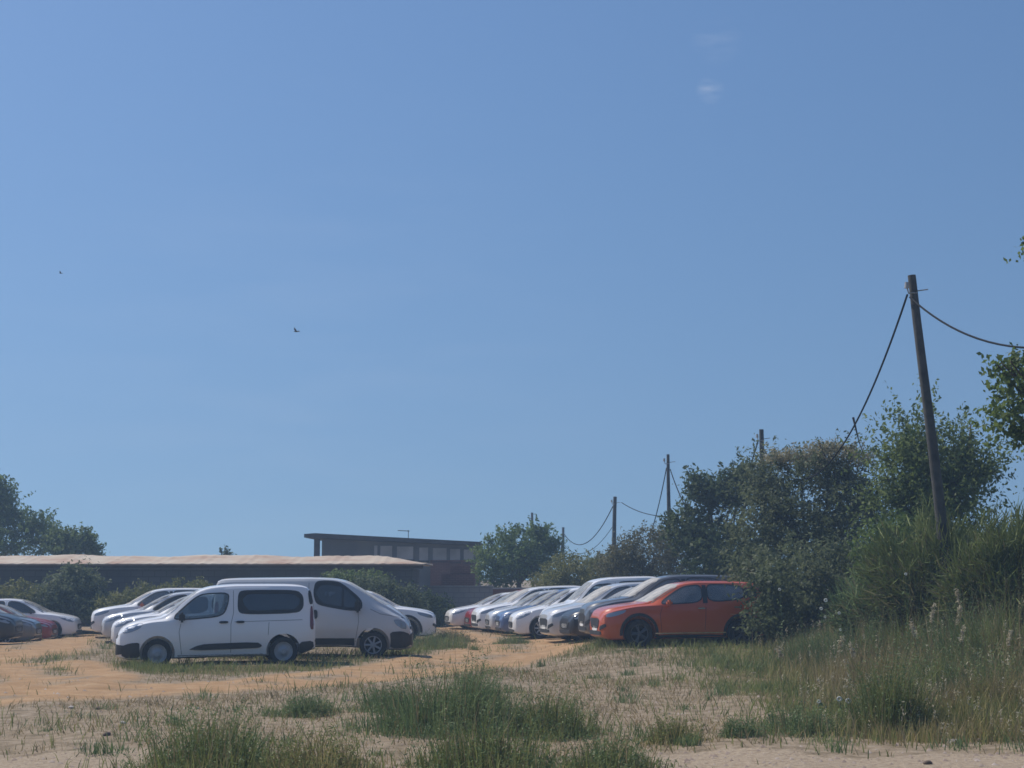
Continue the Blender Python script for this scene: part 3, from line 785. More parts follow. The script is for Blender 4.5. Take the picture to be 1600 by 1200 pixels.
def tree(name, blobs_px, n, leaf, mat, label, cat, group=None, r0=.12, rc=.22, shoots=0, shoot_len=.7, base=None, aspect=.45, depth=1.0, k=3, per=55, bark=None):
    """blobs_px: (px, py, half width px, half height px, Y)"""
    blobs = []
    for px, py, rw, rh, Y in blobs_px:
        c = at(px, py, Y); s = F / Y
        blobs.append((c.x, c.y, c.z, rw / s, max(.5, rw / s * depth), rh / s))
    bx = base[0] if base else blobs[0][0]; by = base[1] if base else blobs[0][1]
    root = empty(name, (bx, by, g(bx, by)))
    C, Nn = crown_points(blobs, n, rc, shoots, shoot_len, per)
    ok = C[:, 2] > G(C[:, 0], C[:, 1]) + .02; C, Nn = C[ok], Nn[ok]
    C = C - np.array([bx, by, g(bx, by)])
    V, Q = leaf_quads(C, Nn, leaf, aspect)
    np_mesh('crown', V, [Q], mat, root)
    bm = bmesh.new(); o = Vector((bx, by, g(bx, by)))
    limbs(bm, (0, 0, 0), [(b[0] - o.x, b[1] - o.y, b[2] - o.z, b[3], b[4], b[5]) for b in blobs], r0, k)
    mobj('trunk', bm, bark or BARK, root, 60)
    return tag(root, label, cat, group)

def blades(P, h, w, lean=.35, rg=rng, droop=.35, dirs=None):
    """bent grass blades; P base points (N,3), h heights (N,)"""
    n = len(P); a = rg.random(n) * 2 * math.pi
    d = np.stack([np.cos(a), np.sin(a), np.zeros(n)], -1) if dirs is None else dirs
    fa = rg.random(n) * math.pi; wv = np.stack([np.cos(fa), np.sin(fa), np.zeros(n)], -1) * (w * (.6 + .8 * rg.random(n)))[:, None] if np.isscalar(w) else np.stack([np.cos(fa), np.sin(fa), np.zeros(n)], -1) * w[:, None]
    l = (lean * (.3 + rg.random(n)))[:, None]; hh = h[:, None]; up = np.array([0, 0, 1.0])
    m = P + up * hh * .55 + d * hh * l * .4; t = P + up * hh * (1 - droop * l * .6) + d * hh * l
    V = np.stack([P - wv * .5, P + wv * .5, m + wv * .4, m - wv * .4, t], 1).reshape(-1, 3)
    i = np.arange(n)[:, None] * 5
    return V, i + np.array([[0, 1, 2, 3]]), i + np.array([[3, 2, 4]])

def join(parts):
    V, F4, F3 = [], [], []; o = 0
    for v, q, t in parts:
        V.append(v); F4.append(q + o); F3.append(t + o); o += len(v)
    return np.concatenate(V), [np.concatenate(F4), np.concatenate(F3)]

# leaf colours (real albedos)
LM = {}
LM['green'] = leafmat('broadleaf_green', [(.070, .105, .031), (.119, .175, .050), (.196, .252, .084)])
LM['fresh'] = leafmat('fresh_green_leaf', [(.072, .105, .032), (.135, .185, .058), (.225, .27, .105)])
LM['dark'] = leafmat('dark_evergreen_leaf', [(.039, .060, .026), (.072, .101, .039), (.117, .150, .062)])
LM['olive'] = leafmat('olive_yellow_leaf', [(.101, .115, .041), (.176, .182, .061), (.270, .257, .101)])
LM['brownish'] = leafmat('dry_brown_green_leaf', [(.081, .078, .043), (.135, .132, .065), (.216, .196, .108)])
LM['greygreen'] = leafmat('grey_green_leaf', [(.061, .081, .041), (.115, .142, .068), (.203, .223, .121)])
LM['broom'] = leafmat('broom_green_twig', [(.083, .112, .033), (.143, .180, .051), (.240, .262, .090)], .2)
LM['blossom'] = leafmat('cream_blossom', [(.22, .20, .11), (.32, .29, .17), (.42, .38, .25)], .3)
LM['straw'] = leafmat('dry_straw', [(.187, .149, .072), (.308, .242, .127), (.462, .374, .220)], .3)
LM['grass'] = leafmat('green_grass', [(.115, .15, .050), (.195, .225, .075), (.30, .31, .13)], .35)
LM['weed'] = leafmat('weed_green', [(.085, .138, .058), (.16, .222, .092), (.265, .31, .15)], .3)
LM['yellowgrass'] = leafmat('yellowing_grass', [(.195, .182, .065), (.312, .273, .111), (.442, .370, .182)], .35)

# --- trees and bushes on the right, far to near
tree('broadleaf_tree', [(812, 866, 56, 40, 80), (780, 885, 40, 34, 79.5), (850, 872, 34, 34, 80.5), (842, 842, 22, 16, 80)], 15000, .085, LM['green'], 'round green tree at the far end of the lane, beside the grey building', 'tree', r0=.14, rc=.2, shoots=160, shoot_len=.6, depth=.9)
tree('olive_bush', [(905, 902, 62, 30, 70), (870, 915, 34, 22, 69), (950, 895, 30, 26, 71)], 13000, .06, LM['olive'], 'yellow green rounded bush behind the tall white van', 'bush', r0=.06, rc=.2, shoots=200, shoot_len=.35)
tree('brown_bush', [(1010, 882, 48, 54, 64), (970, 890, 34, 36, 64), (1050, 880, 34, 56, 65)], 14000, .055, LM['brownish'], 'brownish dry bush behind the silver crossover, left of the dark tree', 'bush', r0=.06, rc=.2, shoots=260, shoot_len=.5)
tree('dark_tree', [(1105, 768, 36, 26, 58), (1150, 770, 40, 30, 58), (1085, 832, 48, 34, 58), (1130, 880, 60, 50, 57), (1165, 745, 25, 16, 58)], 15000, .085, LM['dark'], 'dark leafy tree with gaps showing sky, below the thin distant pole', 'tree', r0=.13, rc=.2, shoots=150, shoot_len=.5, base=(at(1120, 900, 58).x, 58.0))
tree('dry_tree', [(1260, 810, 92, 92, 47), (1205, 770, 46, 52, 47.5), (1315, 760, 46, 48, 47), (1190, 860, 50, 60, 46.5), (1350, 800, 34, 30, 46.8), (1330, 860, 60, 80, 46)], 30000, .055, LM['greygreen'], 'big grey green bushy tree with cream blossom on its top', 'tree', r0=.16, rc=.17, shoots=600, shoot_len=.75, bark=DARKBARK)
dry = bpy.data.objects['dry_tree']
bl = []
for px, py, rw, rh, Y in [(1212, 716, 24, 9, 47), (1245, 714, 26, 9, 47), (1300, 704, 34, 12, 46.5), (1345, 716, 22, 12, 46.5), (1275, 722, 26, 10, 46.6)]:
    c = at(px, py, Y); s = F / Y; bl.append((c.x, c.y, c.z, rw / s, .5, rh / s))
C, Nn = crown_points(bl, 4200, .10, 60, .3, 20)
V, Q = leaf_quads(C - np.array(dry.location), Nn, .04)
np_mesh('blossom', V, [Q], LM['blossom'], dry)
tree('leafy_shrub', [(1235, 915, 75, 60, 43.4), (1180, 930, 40, 50, 43.6), (1310, 920, 72, 70, 42), (1215, 960, 60, 45, 41.8), (1172, 905, 26, 26, 42.6), (1204, 925, 30, 40, 40.2), (1194, 970, 22, 26, 39.6)], 26000, .06, LM['greygreen'], 'grey green shrub swallowing the rear of the orange car', 'shrub', r0=.07, rc=.2, shoots=300, shoot_len=.5)
tree('green_tree', [(1450, 770, 66, 66, 40), (1440, 700, 40, 40, 40), (1505, 745, 46, 44, 40.3), (1400, 760, 34, 44, 39.8), (1530, 740, 28, 24, 40), (1460, 850, 80, 60, 39.5)], 19000, .058, LM['fresh'], 'fresh green tree with spiky shoots behind the leaning pole', 'tree', r0=.12, rc=.15, shoots=520, shoot_len=1.05, per=40)
tree('green_bush', [(1400, 890, 56, 70, 37.5), (1440, 930, 40, 50, 37)], 12000, .06, LM['green'], 'green leafy bush left of the pole foot, below the green tree', 'bush', r0=.06, rc=.18, shoots=160, shoot_len=.4)
tree('overhanging_tree', [(1590, 600, 30, 40, 26), (1580, 650, 30, 45, 26), (1632, 580, 40, 50, 26.2), (1612, 680, 34, 40, 26), (1632, 392, 26, 30, 26.5), (1700, 520, 60, 150, 27), (1720, 650, 80, 110, 27.5), (1568, 575, 14, 12, 25.8)], 9000, .05, LM['green'], 'leafy tree reaching in from the right edge above the cable', 'tree', r0=.13, rc=.13, shoots=110, shoot_len=.35, base=(9.8, 27.5), aspect=.6, per=30)

def broom(name, px, py, rw, h, Y, n, mat, label, cat, seed=1, brown=0):
    """a bush of thin upright twigs fanning out from its foot"""
    c = at(px, py, Y); x0, y0 = c.x, Y; z0 = g(x0, y0); s = F / Y; rw = rw / s; h = h / s
    rg = np.random.default_rng(seed)
    root = empty(name, (x0, y0, z0))
    m = n // 14; kc = 26; jc = rg.integers(0, kc, m); a = (rg.random(kc) * 2 * math.pi)[jc] + rg.normal(size=m) * .18; q = np.clip(np.sqrt(rg.random(kc))[jc] + rg.normal(size=m) * .08, 0, 1.1); hv = (.62 + .5 * rg.random(kc))[jc]
    B = np.stack([np.cos(a) * q * rw * .45, np.sin(a) * q * rw * .45, np.zeros(m)], -1)
    T = np.stack([np.cos(a) * q * rw * 1.05, np.sin(a) * q * rw * .9, h * np.sqrt(np.maximum(.05, 1 - .65 * q ** 2)) * hv * (.7 + .35 * rg.random(m))], -1)
    t = rg.random((m, 14)) ** .6; P = B[:, None] + (T - B)[:, None] * t[..., None] + rg.normal(size=(m, 14, 3)) * .10
    P = P.reshape(-1, 3); D = unit(np.repeat(T - B, 14, 0) / h + rg.normal(size=P.shape) * .42)
    hh = .22 + .3 * rg.random(len(P)); wv = unit(np.cross(D, rg.normal(size=P.shape))) * .011
    tip = P + D * hh[:, None]; mid = P + D * hh[:, None] * .5
    V = np.stack([P - wv * .6, P + wv * .6, mid + wv, mid - wv, tip], 1).reshape(-1, 3); i = np.arange(len(P))[:, None] * 5
    tw = np_mesh('twigs', V, [i + np.array([[0, 1, 2, 3]]), i + np.array([[3, 2, 4]])], [mat, LM['brownish']], root)
    dead = (rg.random(len(P)) < np.clip(.75 - P[:, 2] / h, .08, .6)).astype(np.int32); tw.data.polygons.foreach_set('material_index', np.concatenate([dead, dead]))
    bm = bmesh.new()
    for k in range(26):
        j = rg.integers(m); tube(bm, [B[j] * .6 - np.array([0, 0, .1]), B[j] + (T[j] - B[j]) * .4, T[j] * np.array([.95, .95, .8])], [.03, .018, .006], 5)
    mobj('stems', bm, BARK, root)
    return tag(root, label, cat)

GB = None
broom('broom_bush', 1490, 960, 125, 185, 34.0, 30000, LM['broom'], 'dark green broom bush of thin twigs around the foot of the pole', 'bush', 3)
broom('broom_bush', 1590, 975, 110, 190, 31.5, 24000, LM['broom'], 'tall broom bush of thin twigs at the right edge', 'bush', 4)
broom('broom_bush', 1395, 985, 75, 130, 34.5, 14000, LM['weed'], 'low twiggy bush at the left side of the dark broom', 'bush', 5)

# --- trees behind and shrubs in front of the shed
tree('dark_tree', [(-14, 812, 42, 56, 86), (6, 790, 24, 30, 86), (40, 842, 40, 32, 85), (-4, 752, 12, 20, 86), (62, 822, 18, 16, 85)], 15000, .09, LM['green'], 'tall green tree at the left edge rising behind the tiled shed', 'tree', r0=.16, rc=.22, shoots=170, shoot_len=.8)
tree('broadleaf_tree', [(108, 856, 34, 18, 84), (90, 846, 18, 14, 84), (132, 846, 12, 14, 84), (142, 862, 14, 8, 84)], 8000, .09, LM['fresh'], 'low light green tree right of the tall one behind the shed roof', 'tree', r0=.1, rc=.18, shoots=130, shoot_len=.6)
tree('small_tree', [(350, 868, 10, 6, 92)], 500, .09, LM['dark'], 'tip of a small tree just peeping above the shed roof', 'tree', r0=.07, rc=.12, shoots=6, shoot_len=.3)
tree('shrub', [(118, 928, 46, 34, 67), (95, 945, 40, 24, 67), (150, 950, 34, 22, 66.5), (120, 900, 26, 14, 67)], 11000, .065, LM['greygreen'], 'grey green shrub against the shed wall, right of the left row of cars', 'shrub', r0=.05, rc=.18, shoots=140, shoot_len=.4)
tree('shrub', [(25, 938, 44, 22, 67.2), (-30, 935, 40, 24, 67.2)], 8000, .06, LM['olive'], 'yellow green shrub behind the left row of cars', 'shrub', r0=.04, rc=.16, shoots=120, shoot_len=.35)
tree('shrub', [(225, 940, 60, 20, 66), (290, 925, 40, 16, 67), (180, 955, 30, 20, 65.5)], 9000, .06, LM['olive'], 'low olive shrub along the shed wall above the white crossover', 'shrub', r0=.04, rc=.16, shoots=130, shoot_len=.3)
tree('climbing_shrub', [(548, 904, 24, 8, 67.5), (580, 906, 24, 9, 67.5), (522, 910, 20, 8, 67)], 4000, .06, LM['fresh'], 'bright green shrub under the shed eave above the panel van roof', 'shrub', r0=.04, rc=.14, shoots=80, shoot_len=.3)
tree('shrub', [(598, 936, 22, 22, 64), (632, 950, 24, 30, 64), (572, 926, 20, 16, 65)], 8000, .06, LM['greygreen'], 'dusty shrub above the white bonnet, right of the panel van', 'shrub', r0=.04, rc=.17, shoots=180, shoot_len=.4)
tree('shrub', [(688, 962, 24, 26, 69), (660, 950, 20, 26, 68)], 6000, .055, LM['dark'], 'dark shrub at the foot of the grey wall, left of the right row', 'shrub', r0=.04, rc=.15, shoots=90, shoot_len=.3)

# ------------------------------------------------------------------ weeds, grass, flowers
def weed_clump(px, py, rw, h, n, mats, label, seed, name='weed_clump', cat='weeds', leafy=1):
    n = int(n * .78)
    c = gp(px, py); rg = np.random.default_rng(seed); root = empty(name, c)
    k = 7; ca = rg.random(k) * 6.283; cr = rw * .6 * np.sqrt(rg.random(k)); j = rg.integers(0, k, n)
    sg = rw * (.22 + .26 * rg.random(k))[j]
    x = (np.cos(ca) * cr)[j] + rg.normal(size=n) * sg; y = (np.sin(ca) * cr)[j] + rg.normal(size=n) * sg
    q = np.minimum(np.hypot(x, y), rw * 1.3)
    P = np.stack([x, y, G(c.x + x, c.y + y) - c.z - .02], -1)
    hh = h * (1 - .5 * (q / rw) ** 2) * (.3 + .95 * rg.random(n) ** 1.7)
    d = unit(np.stack([x, y, np.zeros(n)], -1) + rg.normal(size=(n, 3)) * .25 * np.array([1, 1, 0]))
    V, f4, f3 = blades(P, hh, .012, .4, rg, dirs=d)
    ne = n // 2; xe = rg.normal(size=ne) * rw * .75; ye = rg.normal(size=ne) * rw * .75
    Ve, e4, e3 = blades(np.stack([xe, ye, G(c.x + xe, c.y + ye) - c.z - .01], -1), h * (.12 + .25 * rg.random(ne)), .011, .7, rg)
    f4 = np.concatenate([f4, e4 + len(V)]); f3 = np.concatenate([f3, e3 + len(V)]); V = np.concatenate([V, Ve])
    nb = len(f4) + len(f3)
    ns = max(8, n // 3); jj = rg.integers(0, n, ns)
    Vs, s4, s3 = blades(P[jj] + rg.normal(size=(ns, 3)) * np.array([.06, .06, 0]), hh[jj] * (.7 + .7 * rg.random(ns)), .010, .3, rg)
    m = n // 2; j = rg.integers(0, n, m); k = 14
    t = np.linspace(.15, 1, k)[None, :, None]
    base = P[j]; tip = base + np.stack([np.zeros(m), np.zeros(m), hh[j] * 1.08], -1) + d[j] * (hh[j] * .22)[:, None]
    C = (base[:, None] + (tip - base)[:, None] * t + rg.normal(size=(m, k, 3)) * .025).reshape(-1, 3)
    Vl, Q = leaf_quads(C, unit(rg.normal(size=C.shape) + np.array([0, 0, .5])), .020, .26, rg)
    o1 = len(V); o2 = o1 + len(Vs)
    fo = np_mesh('foliage', np.concatenate([V, Vs, Vl]), [f4, f3, s4 + o1, s3 + o1, Q + o2], [mats[0], LM['straw'], mats[1]], root)
    fo.data.polygons.foreach_set('material_index', np.concatenate([np.zeros(nb), np.ones(len(s4) + len(s3)), np.full(len(Q), 2)]).astype(np.int32))
    return tag(root, label, cat, 'clumps of weeds on the dirt')
wg = (LM['weed'], LM['weed']); wgr = (LM['grass'], LM['weed']); wy = (LM['yellowgrass'], LM['grass'])
weed_clump(692, 1140, .95, .82, 1900, wg, 'largest weed clump, dark green, in the middle of the foreground', 11)
weed_clump(752, 1125, .55, .66, 900, wg, 'dark green weeds at the right shoulder of the largest clump', 12)
weed_clump(600, 1112, .5, .42, 650, wg, 'weed clump left of the largest clump, before the dirt track', 13)
weed_clump(484, 1118, .42, .36, 800, wg, 'small dark round weed clump alone on the dry grass', 14)
weed_clump(862, 1150, .55, .62, 1000, wgr, 'green weed clump right of the largest clump', 15)
weed_clump(760, 1195, .7, .62, 900, wgr, 'grassy weeds at the bottom edge below the largest clump', 16)
weed_clump(320, 1206, .75, .62, 1100, wgr, 'tall green weeds at the bottom edge, left of centre', 17)
weed_clump(500, 1208, .55, .45, 700, wy, 'paler weeds at the bottom edge between two green clumps', 18)
weed_clump(950, 1205, .5, .40, 650, wgr, 'weeds at the bottom edge where the pale gravel begins', 19)
weed_clump(1055, 1160, .36, .30, 520, wy, 'low yellow flowering weed on the edge of the pale gravel', 20)
weed_clump(1155, 1150, .26, .20, 420, wg, 'flat dark weed on the gravel edge, left of the tall clump', 21)
weed_clump(1250, 1146, .6, .35, 800, wg, 'spreading weeds along the gravel edge before the tall clump', 22)
weed_clump(1392, 1148, .55, 1.05, 1500, wgr, 'tall upright green weed clump casting a dark foot on the gravel edge', 23)
weed_clump(1580, 1125, .7, .8, 1200, wy, 'yellowing tall weeds at the right edge by the gravel', 24)
weed_clump(795, 1006, .55, .30, 500, wg, 'small dark tuft standing in the dirt lane', 25)
weed_clump(690, 1012, 1.1, .42, 1300, wgr, 'grassy patch beside the nose of the panel van', 26)
weed_clump(705, 1000, .7, .38, 700, (LM['brownish'], LM['brownish']), 'brown dry weeds behind the grassy patch by the lane', 27)

for i, (px, py, rw, h, lb) in enumerate([(1330, 1052, .9, 1.05, 'tall loose green weeds below the grey green shrub'), (1415, 1040, .9, 1.15, 'tall loose green weeds in front of the low twiggy bush'), (1500, 1048, 1.0, 1.2, 'tall loose green weeds before the dark broom bush'),
    (1575, 1050, 1.0, 1.35, 'tallest loose green weeds at the right edge below the broom'), (1262, 1042, .8, .75, 'loose green weeds right of the orange car tail'), (1470, 1100, .8, .85, 'loose green weeds between the upright clump and the feathery stalks'), (1550, 1098, .8, .8, 'loose green weeds left of the yellowing weeds at the right edge')]):
    weed_clump(px, py, rw, h, 1300, wgr if i % 2 else wg, lb, 60 + i)

def scatter(x0, x1, y0, y1, n, dens, rg):
    x = x0 + (x1 - x0) * rg.random(n); y = y0 + (y1 - y0) * rg.random(n)
    k = rg.random(n) < dens(x, y); return x[k], y[k]

rg = np.random.default_rng(99)
inv = lambda X, Y: (1 - track_mask(X, Y) * np.clip(.55 + 1.0 * noise2(X + 3, Y, .8), 0, .985)) * (1 - .97 * gravel_mask(X, Y))
# dry field grass
x, y = scatter(-16, 12, 15, 62, 260000, lambda X, Y: inv(X, Y) ** 2 * np.clip(noise2(X, Y, 1.1) * 1.3 - .15, 0, 1) * np.clip(34 / Y, 0, 1) ** 1.2 * (.7 + .3 * S((Y - 20) / 6)), rg)
P = np.stack([x, y, G(x, y) - .01], -1); V, f4, f3 = blades(P, .03 + .13 * rg.random(len(x)) ** 1.8, .012, 1.0, rg)
tag(np_mesh('dry_grass', V, [f4, f3], LM['straw']), 'short dry straw coloured grass over the dirt', 'grass', kind='stuff')
# green low grass
def gd(X, Y): return np.clip(green_mask(X, Y) * 1.1 + .10, 0, 1) * inv(X, Y) * np.clip(noise2(X + 5, Y, .9) * 1.6 - .35, 0, 1)
x, y = scatter(-16, 13, 15, 62, 330000, gd, rg)
P = np.stack([x, y, G(x, y) - .01], -1); V, f4, f3 = blades(P, (.08 + .22 * rg.random(len(x)) ** 1.5), .013, .6, rg)
tag(np_mesh('green_grass', V, [f4, f3], LM['grass']), 'low green grass in patches between the vehicles', 'grass', kind='stuff')
SEED = leafmat('seed_head', [(.40, .34, .22), (.52, .46, .33), (.62, .56, .42)], .35)
# tall grass bank on the right
def bank(X, Y): return S((X - 3.0 - .12 * (Y - 20)) / 2.4) * S((Y - 19.2) / .8) * (.35 + .65 * noise2(X, Y, 1.3)) * (1 - gravel_mask(X, Y)) * (1 - S((Y - 38) / 2) * (1 - S((X - 6.5) / 1)))
for nm, mt, n, h0, h1, lab, sd in (('tall_green_grass', LM['grass'], 42000, .25, .62, 'tall green grass on the bank below the bushes', 1), ('tall_yellow_grass', LM['yellowgrass'], 42000, .25, .75, 'tall yellowing grass mixed into the bank below the bushes', 2), ('tall_dry_grass', LM['straw'], 34000, .25, .95, 'tall dry grass stalks on the bank by the gravel', 3)):
    r2 = np.random.default_rng(sd)
    x, y = scatter(2.5, 13, 19, 40, n * 3, lambda X, Y: bank(X, Y) * np.clip(noise2(X + sd * 9, Y - sd * 4, 1.7) * 1.5 - .3, 0, 1), r2)
    x, y = x[:n], y[:n]
    P = np.stack([x, y, G(x, y) - .01], -1); h = (h0 + (h1 - h0) * r2.random(len(x))) * (.5 + .45 * S((x - 4) / 3) + .5 * S((x - 6) / 4) * S((y - 22) / 4)) * (.45 + 1.0 * noise2(x * 1.1 + 2, y * 1.3, 1.1) * (.6 + .4 * noise2(y, x, 2.3)))
    V, f4, f3 = blades(P, h, .011, .4, r2)
    if nm == 'tall_green_grass': tag(np_mesh(nm, V, [f4, f3], mt), lab, 'grass', kind='stuff')
    else:
        tips = V.reshape(-1, 5, 3)[:, 4]; pick = tips[r2.random(len(tips)) < (.045 if sd == 3 else .015)]; kk = 12
        C = (pick[:, None] + r2.normal(size=(len(pick), kk, 3)) * np.array([.012, .012, .05])).reshape(-1, 3)
        Vl, Q = leaf_quads(C, unit(r2.normal(size=C.shape)), .020, .3, r2)
        o = np_mesh(nm, np.concatenate([V, Vl]), [f4, f3, Q + len(V)], [mt, SEED]); o.data.polygons.foreach_set('material_index', np.concatenate([np.zeros(len(f4) + len(f3)), np.ones(len(Q))]).astype(np.int32))
        tag(o, lab, 'grass', kind='stuff')

# tiny tufts all over the dry field
r4 = np.random.default_rng(77); tx, ty = scatter(-13, 9, 16.5, 52, 260, lambda X, Y: inv(X, Y), r4); parts = []
for cx, cy in zip(tx, ty):
    n = r4.integers(25, 90); rr = r4.uniform(.05, .2); x = cx + r4.normal(size=n) * rr; y = cy + r4.normal(size=n) * rr
    parts.append(blades(np.stack([x, y, G(x, y) - .01], -1), r4.uniform(.06, .22) * (.4 + r4.random(n)), .011, .6, r4))
V, FF = join(parts)
tag(np_mesh('low_weeds', V, FF, LM['weed']), 'scattered small green tufts over the dry field', 'weeds', kind='stuff')
# feathery seed stalks
stalk_m = SEED
def seed_stalk(px, py, top, label, i):
    """grass stalk with a feathery head: foot pixel row py, head top row"""
    c = gp(px, py); s = F / c.y; h = (py - top) / s
    root = empty('seed_stalk', c); r3 = np.random.default_rng(500 + i); ln = r3.uniform(-.12, .2)
    bm = bmesh.new(); tube(bm, [(0, 0, -.03), (ln * .4, 0, h * .5), (ln, 0, h)], [.006, .005, .003], 5); mobj('stem', bm, LM['straw'], root)
    n = 90; t = r3.random(n); C = np.stack([ln + (t - .5) * .06 * np.sign(ln), np.zeros(n), h * .80 + t * h * .22], -1) + r3.normal(size=(n, 3)) * .018
    V, Q = leaf_quads(C, unit(r3.normal(size=(n, 3))), .028, .3, r3); np_mesh('seed_head', V, [Q], stalk_m, root)
    return tag(root, label, 'grass stalk', 'feathery seed stalks on the bank')
for i, (px, py, tp, lb) in enumerate([(1455, 1075, 950, 'pale feathery stalk, leftmost of the tall pair below the broom'), (1482, 1075, 952, 'pale feathery stalk right beside the leftmost tall one'),
    (1510, 1080, 928, 'tallest thin pale seed stalk below the broom bush'), (1505, 1085, 985, 'short pale stalk at the foot of the tallest seed stalk'),
    (1440, 1085, 975, 'short feathery stalk left of the tall pair'), (1300, 1090, 1000, 'thin seed stalk over the dry bank below the grey green shrub'), (1335, 1100, 1010, 'seed stalk standing between the white flowers on the bank'),
    (1222, 1085, 1015, 'seed stalk farthest left on the bank'), (1565, 1090, 990, 'seed stalk nearest the right edge of the picture')]): seed_stalk(px, py, tp, lb, i)

petal = plain('white_petal', (.72, .72, .66), .7)
def flower(px, py, foot, r, label):
    f = gp(px + 6, foot); p = at(px, py, f.y); root = empty('white_flower', f); d = p - f
    bm = bmesh.new(); tube(bm, [(0, 0, -.03), d * .5 + Vector((.02, 0, 0)), d], .005, 5); mobj('stem', bm, LM['weed'], root)
    bm = bmesh.new()
    for k in range(9):
        a = k * 2 * math.pi / 9; q = d + Vector((math.cos(a) * r * .65, -.02, math.sin(a) * r * .6))
        bmesh.ops.create_icosphere(bm, subdivisions=1, radius=r * .34, matrix=Matrix.Translation(q) @ Matrix.Diagonal((1, .5, 1, 1)))
    mobj('flower_head', bm, petal, root, 60)
    n = 26; C = np.array(d)[None] * rng.random((n, 1)) * .9 + rng.normal(size=(n, 3)) * .04; V, Q = leaf_quads(C, unit(rng.normal(size=(n, 3))), .035, .4); np_mesh('leaves', V, [Q], LM['weed'], root)
    tag(root, label, 'flower', 'white wild flowers on the bank')
for px, py, ft, r, lb in [(1290, 938, 1040, .045, 'topmost white flower in front of the dark shrub shade'), (1283, 951, 1040, .04, 'white flower just left below the topmost one'), (1311, 958, 1045, .035, 'white flower right of the topmost pair'),
    (1289, 964, 1040, .03, 'small white bloom under the topmost pair'), (1218, 921, 1030, .035, 'white bloom highest on the left, against the shrub behind the orange car'), (1313, 984, 1050, .03, 'small white bloom midway down the bank'), (1279, 1096, 1135, .028, 'white flower low on the bank, left of the low pair'), (1311, 1092, 1138, .04, 'round white flower, left one of the low pair'), (1325, 1095, 1138, .042, 'round white flower, right one of the low pair'),
    (1415, 897, 1060, .03, 'white bloom against the green bush left of the broom')]: flower(px, py, ft, r, lb)

# stones and litter
stone_m = plain('pale_stone', (.42, .38, .34), .9, noise=.3, nscale=12, bump=.5); stone_d = plain('brown_stone', (.13, .095, .075), .9, noise=.3, nscale=12, bump=.5)
def stone(px, py, r, mt, label, i):
    c = gp(px, py); bm = bmesh.new(); r *= .62; bmesh.ops.create_icosphere(bm, subdivisions=2, radius=r); rr = random.Random(i)
    ph = [rr.uniform(0, 6) for _ in range(3)]
    for v in bm.verts:
        k = 1 + .22 * math.sin(v.co.x / r * 2.3 + ph[0]) + .18 * math.sin(v.co.y / r * 2.9 + ph[1]) * math.cos(v.co.z / r * 2 + ph[2]); v.co *= k; v.co.z *= .6
    o = mobj('stone', bm, mt, None, 50); o.location = c + Vector((0, 0, r * .25)); o.rotation_euler = (0, 0, rr.uniform(0, 6))
    tag(o, label, 'stone', 'stones lying on the ground')
for i, (px, py, r, mt, lb) in enumerate([(1446, 1158, .11, stone_d, 'brown stone at the foot of the tall weed clump on the right'), (1535, 1160, .09, stone_d, 'dark stone on the gravel near the right edge'), (1583, 1139, .06, stone_m, 'white stone at the right edge of the gravel'), (1295, 1128, .09, stone_m, 'flat pale stone under the weeds by the gravel edge'),
    (1490, 1162, .1, stone_m, 'flat pale stone on the gravel between two dark stones'), (113, 1107, .08, stone_m, 'white stone on the left beside the dirt track'), (309, 1108, .07, stone_m, 'white stone below the near passenger van, before the track'), (152, 1109, .08, stone_d, 'dark stone beside the white one on the left'), (192, 1131, .06, stone_m, 'pale stone lower left on the dry grass'), (356, 1131, .05, stone_d, 'small reddish stone left of the lone round weed clump'),
    (1450, 1195, .07, stone_d, 'small dark stone on the pale gravel at the bottom'), (165, 1150, .08, stone_d, 'dark stone bottom left on the stony patch')]): stone(px, py, r, mt, lb, i)
# pebbles: uncountable
rp = np.random.default_rng(5); x, y = scatter(-12, 10, 15, 34, 26000, lambda X, Y: np.clip(.12 + gravel_mask(X, Y) * .6, 0, 1) * (1 - .6 * track_mask(X, Y)), rp)
n = len(x); base = np.array([[1, 0, 0], [-.5, .87, 0], [-.5, -.87, 0], [0, 0, .8]]); sz = (.008 + .03 * rp.random(n) ** 3)[:, None, None]
V = base[None] * sz * (.7 + .6 * rp.random((n, 4, 1))); V[..., 0] *= 1.2; V = V + np.stack([x, y, G(x, y)], -1)[:, None]
i4 = np.arange(n)[:, None] * 4
tag(np_mesh('pebbles', V.reshape(-1, 3), [np.concatenate([i4 + np.array([[0, 1, 3]]), i4 + np.array([[1, 2, 3]]), i4 + np.array([[2, 0, 3]])])], leafmat('pebble_grey', [(.16, .12, .10), (.30, .24, .20), (.46, .40, .36)], 0, .9)), 'loose pebbles over the stony ground', 'gravel', kind='stuff')

